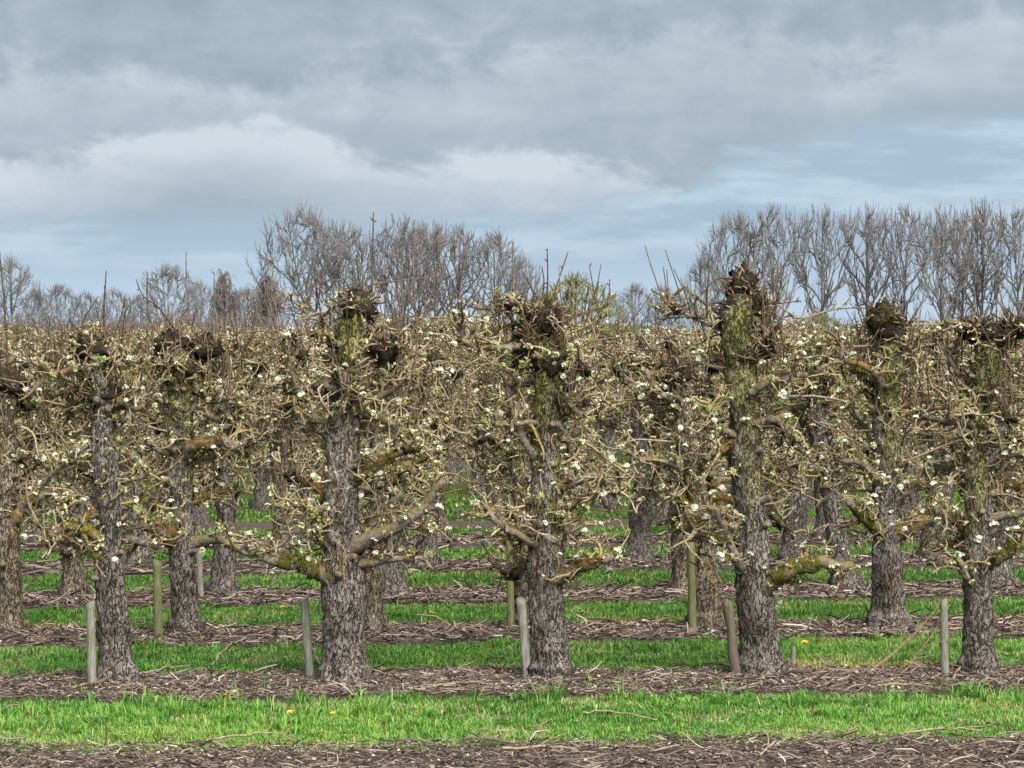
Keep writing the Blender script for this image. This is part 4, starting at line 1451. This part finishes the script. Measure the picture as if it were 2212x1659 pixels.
# ------------------------------------------------------------------ dandelions
def dandelion_meshes():
    st = Tubes(4)
    st.add(np.array([[0, 0, -.01], [.006, 0, .05], [.004, .004, .105]]), [.0032, .003, .003], .5)
    stem = st.mesh('stem', [M_LEAF])
    rs = np.random.RandomState(3)
    V, Q = [], []
    for ring, (nn, L, tilt) in enumerate(((16, .024, .25), (13, .018, .6), (9, .012, 1.0))):
        for i in range(nn):
            a = 2 * math.pi * i / nn + ring * .2
            e = np.array([math.cos(a) * math.cos(tilt), math.sin(a) * math.cos(tilt), math.sin(tilt)])
            s = np.array([-math.sin(a), math.cos(a), 0]) * .0035
            b0 = len(V)
            c = np.array([.004, .004, .105])
            V += [c - s * .5, c + s * .5, c + e * L + s, c + e * L - s]
            Q.append((b0, b0 + 1, b0 + 2, b0 + 3))
    return stem, mk_mesh('flower_head', V, Q, None, [flat_mat('dandelion_yellow', (0.80, 0.58, 0.03), .6, .1)])


DS, DH = dandelion_meshes()
for (x, y, sc_, lab) in [(487, 1548, 1.5, 'largest yellow dandelion in the nearest grass left of the thick tree'),
                         (628, 1566, 1.0, 'small yellow dandelion in the nearest grass below the thick tree'),
                         (722, 1566, .9, 'yellow dandelion near the front grass edge right of the thick tree'),
                         (500, 1520, .9, 'yellow dandelion at the back of the nearest grass below the grey stake'),
                         (840, 1572, .9, 'yellow dandelion in the nearest grass between thick and middle trees'),
                         (1485, 1556, .9, 'pale yellow dandelion in the nearest grass left of the tall tree'),
                         (1740, 1420, 1.4, 'yellow dandelion in the grass just behind the short pale peg'),
                         (615, 1338, 1.3, 'yellow dandelion in the second grass strip left of the thick tree'),
                         (925, 1352, 1.3, 'yellow dandelion in the second grass strip right of the thick tree')]:
    r_ = empty('dandelion', on_ground(x, y))
    r_.scale = (sc_,) * 3
    r_.rotation_euler = (0.3, 0, x)
    tag(r_, lab, 'dandelion', 'dandelions in the grass')
    link('stem', DS, r_)
    link('flower_head', DH, r_)

# ------------------------------------------------------------------ distant bare trees (height 1 in their own units)
def far_tree(seed, style):
    """a leafless tree one unit tall and one unit wide; branches sweep up to tips spread over a domed crown"""
    rs = np.random.RandomState(seed)
    trunk, crown = Tubes(6), Tubes(3)
    shape = dict(fan=[(.20, .20), (.35, .70), (.50, .96), (.62, 1.0), (.78, .90), (.90, .64), (1.0, .10)],
                 poplar=[(.12, .14), (.3, .45), (.5, .75), (.68, .95), (.82, 1.0), (.93, .75), (1.0, .12)],
                 weep=[(.15, .6), (.4, .9), (.6, 1.0), (.8, .8), (.92, .5), (1.0, .1)],
                 bush=[(0, .7), (.25, .95), (.5, 1.0), (.75, .82), (.9, .5), (1.0, .1)])[style]
    zs, ws = zip(*shape)
    env = lambda z: 0.5 * np.interp(z, zs, ws)
    k = dict(fan=0.5, poplar=0.72, weep=1.0, bush=0.8)[style]      # girth: a wide crown has relatively thin branches
    top = dict(fan=.55, poplar=.96, weep=.92, bush=.3)[style]
    P = grow(rs, [0, 0, -.02], [0, 0, 1], top, 12, 0.03, 0.06)
    P[:, :2] *= 0.6
    trunk.add(P, np.linspace(.030, .008, 13) * k, .3)

    def sweep(a, da, b, r0, r1, n=7, droop=0.0):
        L = np.linalg.norm(b - a)
        out = unit(np.array([b[0], b[1], 0]) * (0.35 if style == 'poplar' else 1.0) + np.array([0, 0, 1.0 - droop]))
        p1, p2 = a + unit(da) * L * .38, b - out * L * .36
        t = np.linspace(0, 1, n)[:, None]
        Q = (1 - t) ** 3 * a + 3 * (1 - t) ** 2 * t * p1 + 3 * (1 - t) * t ** 2 * p2 + t ** 3 * b
        Q[1:-1] += rs.normal(0, 0.005, (n - 2, 3)) * [1, 1, .5]
        crown.add(Q, np.linspace(r0, r1, n) * k, rs.rand(), cap=False)
        return Q
    mains = [P]
    for i in range(dict(fan=13, poplar=13, weep=16, bush=22)[style]):
        an = i * 2.4 + rs.normal(0, .25)
        z = rs.uniform(.72, .97) if style != 'poplar' else .45 + .5 * (i + rs.rand()) / 13
        if style == 'fan' and i % 3 == 0:
            z = rs.uniform(.42, .7)
        rr = env(z) * rs.uniform(.55, .9)
        b = np.array([math.cos(an) * rr, math.sin(an) * rr, z])
        zst = dict(fan=rs.uniform(.17, .42), poplar=max(.1, z - rs.uniform(.3, .45)), weep=max(.2, z - .3), bush=0.0)[style]
        a = np.array([np.interp(zst, P[:, 2], P[:, c]) for c in (0, 1, 2)])
        mains.append(sweep(a, np.array([b[0], b[1], .30 + .5 * rs.rand()]), b, .017, .008, 9))
    ntip = dict(fan=200, poplar=150, weep=75, bush=170)[style]
    cand = np.concatenate([m[2:] for m in mains])
    cdir = np.concatenate([np.gradient(m, axis=0)[2:] for m in mains])
    for i in range(ntip):
        z = zs[0] + .08 + (1 - zs[0] - .08) * rs.rand() ** .6
        an = rs.uniform(0, 6.28)
        rr = env(z) * (rs.uniform(.75, 1.02) if rs.rand() < .6 else math.sqrt(rs.rand()) * .8)
        b = np.array([math.cos(an) * rr, math.sin(an) * rr, z * rs.uniform(.985, 1.01)])
        dl = b - cand
        dist = np.linalg.norm(dl * [1, 1, .6], axis=1) + np.where(dl[:, 2] < .07, 5, 0) + np.where(dl[:, 2] > .42, 2, 0)
        j = np.argmin(dist + rs.uniform(0, .06, len(dist)))
        if dist[j] > 4:
            continue
        Q = sweep(cand[j], cdir[j], b, .0085, .0045, 6)
        tw = dict(fan=7, poplar=6, weep=0, bush=8)[style]
        for q in range(tw):
            ii = rs.randint(2, 6)
            d = unit(unit(Q[ii] - Q[ii - 1]) + rs.normal(0, .34, 3) + [0, 0, .35])
            crown.add(grow(rs, Q[ii], d, rs.uniform(.04, .10), 3, .12, .05), np.linspace(.0042, .003, 4) * k, rs.rand(), cap=False)
        if style == 'weep':
            for q in range(9):
                ii = rs.randint(1, 6)
                h = grow(rs, Q[ii], [rs.normal(0, .3), rs.normal(0, .3), .2], rs.uniform(.12, .38), 6, .08, -0.5)
                crown.add(h, np.linspace(.005, .0035, 7), rs.rand(), cap=False)
    return trunk, crown


def far_meshes(seed, style, mat):
    t, c = far_tree(seed, style)
    X = np.abs(np.concatenate(c.V)[:, :2]).ravel()
    Z = np.concatenate(c.V)[:, 2]
    return t.mesh('trunk', [mat]), c.mesh('crown', [mat]), 1.0, 1.0


FT = {'fan': [far_meshes(501, 'fan', M_FAR), far_meshes(502, 'fan', M_FAR)],
      'poplar': [far_meshes(511, 'poplar', M_FAR), far_meshes(512, 'poplar', M_FAR), far_meshes(513, 'poplar', M_FAR_BROWN)],
      'weep': [far_meshes(521, 'weep', M_FAR_BROWN)],
      'bush': [far_meshes(531, 'bush', M_FAR_GREEN)]}


def far_place(style, i, px, top, width, D, label, group, rot=0.0):
    p = at_depth(px, HORIZON, D)
    s = D / F
    Hm = EYE + (HORIZON - top) * s
    wm = width * s
    name = {'fan': 'bare_tree', 'poplar': 'poplar_tree', 'weep': 'weeping_tree', 'bush': 'budding_shrub'}[style]
    o = empty(name, (p[0], D, 0))
    t, c, fw, fh = FT[style][i % len(FT[style])]
    o.scale = (wm / fw, wm / fw, Hm / fh)
    o.rotation_euler = (0, 0, rot)
    tag(o, label, 'shrub' if style == 'bush' else 'tree', group)
    link('trunk', t, o)
    link('crown', c, o)


GB = 'bare trees along the horizon'
far_place('fan', 0, 22, 562, 150, 300, 'bare grey tree on the horizon at the left edge', GB, .3)
far_place('fan', 1, 128, 618, 120, 420, 'small faint bare tree on the horizon second from the left', GB, 1.3)
far_place('fan', 0, 245, 628, 110, 400, 'low faint bare tree on the horizon above the slim leftmost pear tree', GB, 2.3)
far_place('fan', 1, 365, 578, 170, 330, 'bare round-topped tree on the horizon behind tall pear shoots', GB, .6)
far_place('weep', 0, 485, 582, 75, 290, 'narrow brown weeping tree on the horizon, left of the pair', GB, .5)
far_place('weep', 0, 575, 592, 120, 290, 'wide brown weeping tree on the horizon, right of the pair', GB, 2.1)
far_place('fan', 0, 655, 460, 250, 345, 'big wide bare tree with fan-shaped crown left of centre on the horizon', GB, 1.0)
far_place('poplar', 0, 770, 500, 170, 350, 'bare tree just right of the big fan-shaped one', GB, .4)
far_place('poplar', 1, 868, 478, 170, 350, 'tallest of the upright bare trees behind the thick front pear', GB, 1.4)
far_place('poplar', 2, 940, 490, 160, 352, 'brownish upright bare tree second from the right of the centre group', GB, 2.4)
far_place('poplar', 0, 990, 494, 160, 356, 'dense upright bare tree in the middle of the centre group', GB, 3.4)
far_place('fan', 1, 1068, 508, 170, 350, 'bare tree at the right end of the centre group on the horizon', GB, 4.1)
far_place('bush', 0, 1245, 600, 250, 262, 'large rounded olive-green budding shrub on the horizon right of centre', 'green shrubs on the horizon', .2)
far_place('bush', 0, 1185, 640, 150, 268, 'smaller olive-green shrub behind the top of the middle pear tree', 'green shrubs on the horizon', 1.2)
far_place('bush', 0, 965, 685, 190, 250, 'low green shrub on the horizon right of the thick pear tree', 'green shrubs on the horizon', 2.2)
far_place('bush', 0, 1770, 682, 190, 250, 'low green shrub at the foot of the right-hand poplars', 'green shrubs on the horizon', 3.2)
far_place('fan', 1, 1372, 616, 100, 420, 'small bare tree, left of the distant pair in the gap', GB, .9)
far_place('fan', 0, 1428, 620, 80, 420, 'small bare tree, right of the distant pair in the gap', GB, 1.9)
far_place('fan', 1, 1590, 468, 190, 345, 'wide bare tree at the left end of the right-hand line', GB, 2.9)
for i, (x, t, lab) in enumerate([(1672, 452, 'first upright poplar of the right-hand line, behind the shaggy pear top'), (1775, 458, 'second upright poplar of the right-hand line'),
                                 (1872, 455, 'third upright poplar of the right-hand line'), (1952, 452, 'fourth upright poplar of the right-hand line'),
                                 (2035, 458, 'fifth upright poplar of the right-hand line'), (2122, 444, 'tallest upright poplar near the right edge'),
                                 (2200, 456, 'upright poplar cut by the right edge'), (2300, 455, 'upright poplar beyond the right edge')]):
    far_place('poplar', i, x, t, 158, 345 + (i % 3) * 4, lab, GB, i * 1.1)

for i, (x, t, wd_, D, lab) in enumerate([(-40, 590, 120, 310, 'bare tree just beyond the left edge of the horizon'), (75, 628, 90, 380, 'small bare tree in the far left group, beside the edge tree'),
                                         (185, 634, 90, 410, 'faint bare tree left of the slim pear tree shoots'), (300, 640, 90, 380, 'faint low bare tree left of the round-topped one'),
                                         (430, 612, 90, 360, 'bare tree between the round-topped and weeping trees'), (530, 625, 90, 370, 'faint bare tree between the two weeping trees'),
                                         (1130, 560, 110, 352, 'bare tree tapering off the right end of the centre group'), (1320, 640, 80, 400, 'faint bare tree right of the olive-green shrub'),
                                         (1470, 640, 80, 400, 'faint bare tree left of the right-hand line'), (1520, 560, 110, 352, 'short bare tree leading into the right-hand line')]):
    far_place('fan', i, x, t, wd_, D, lab, GB, i * .7)
for i, (x, t, lab) in enumerate([(732, 488, 'bare poplar one rank back, just right of the big fan-shaped tree'), (905, 492, 'bare poplar one rank back in the middle of the centre group'),
                                 (2080, 464, 'bare poplar one rank back, left of the tallest poplar')]):
    far_place('poplar', i + 1, x, t, 150, 366, lab, GB, i * .9)

# brown thicket filling the foot of the far trees
tk = Tubes(3)
rs = np.random.RandomState(900)
for i in range(4600):
    px = rs.uniform(-150, 1160) if rs.rand() < .78 else rs.uniform(1480, 2350)
    D = rs.uniform(232, 242) if px < 930 else rs.uniform(262, 300)
    p = at_depth(px, HORIZON, D)
    h = 2.6 + rs.uniform(0.0, 1.0) ** 1.4 * (2.2 if px < 1160 else 1.3) + 2.4 * (fbm(np.array([px * .012]), np.array([0.5]), 8)[0] - .4)
    P = grow(rs, [p[0], D, 0], [rs.normal(0, .25), 0, 1], max(1.5, h), 5, .14, .05)
    tk.add(P, np.linspace(.06, .025, 6), rs.rand(), cap=False)
tag(link('thicket', tk.mesh('thicket', [M_FAR_BROWN])), 'brown leafless thicket filling the foot of the horizon trees', 'thicket', kind='stuff')
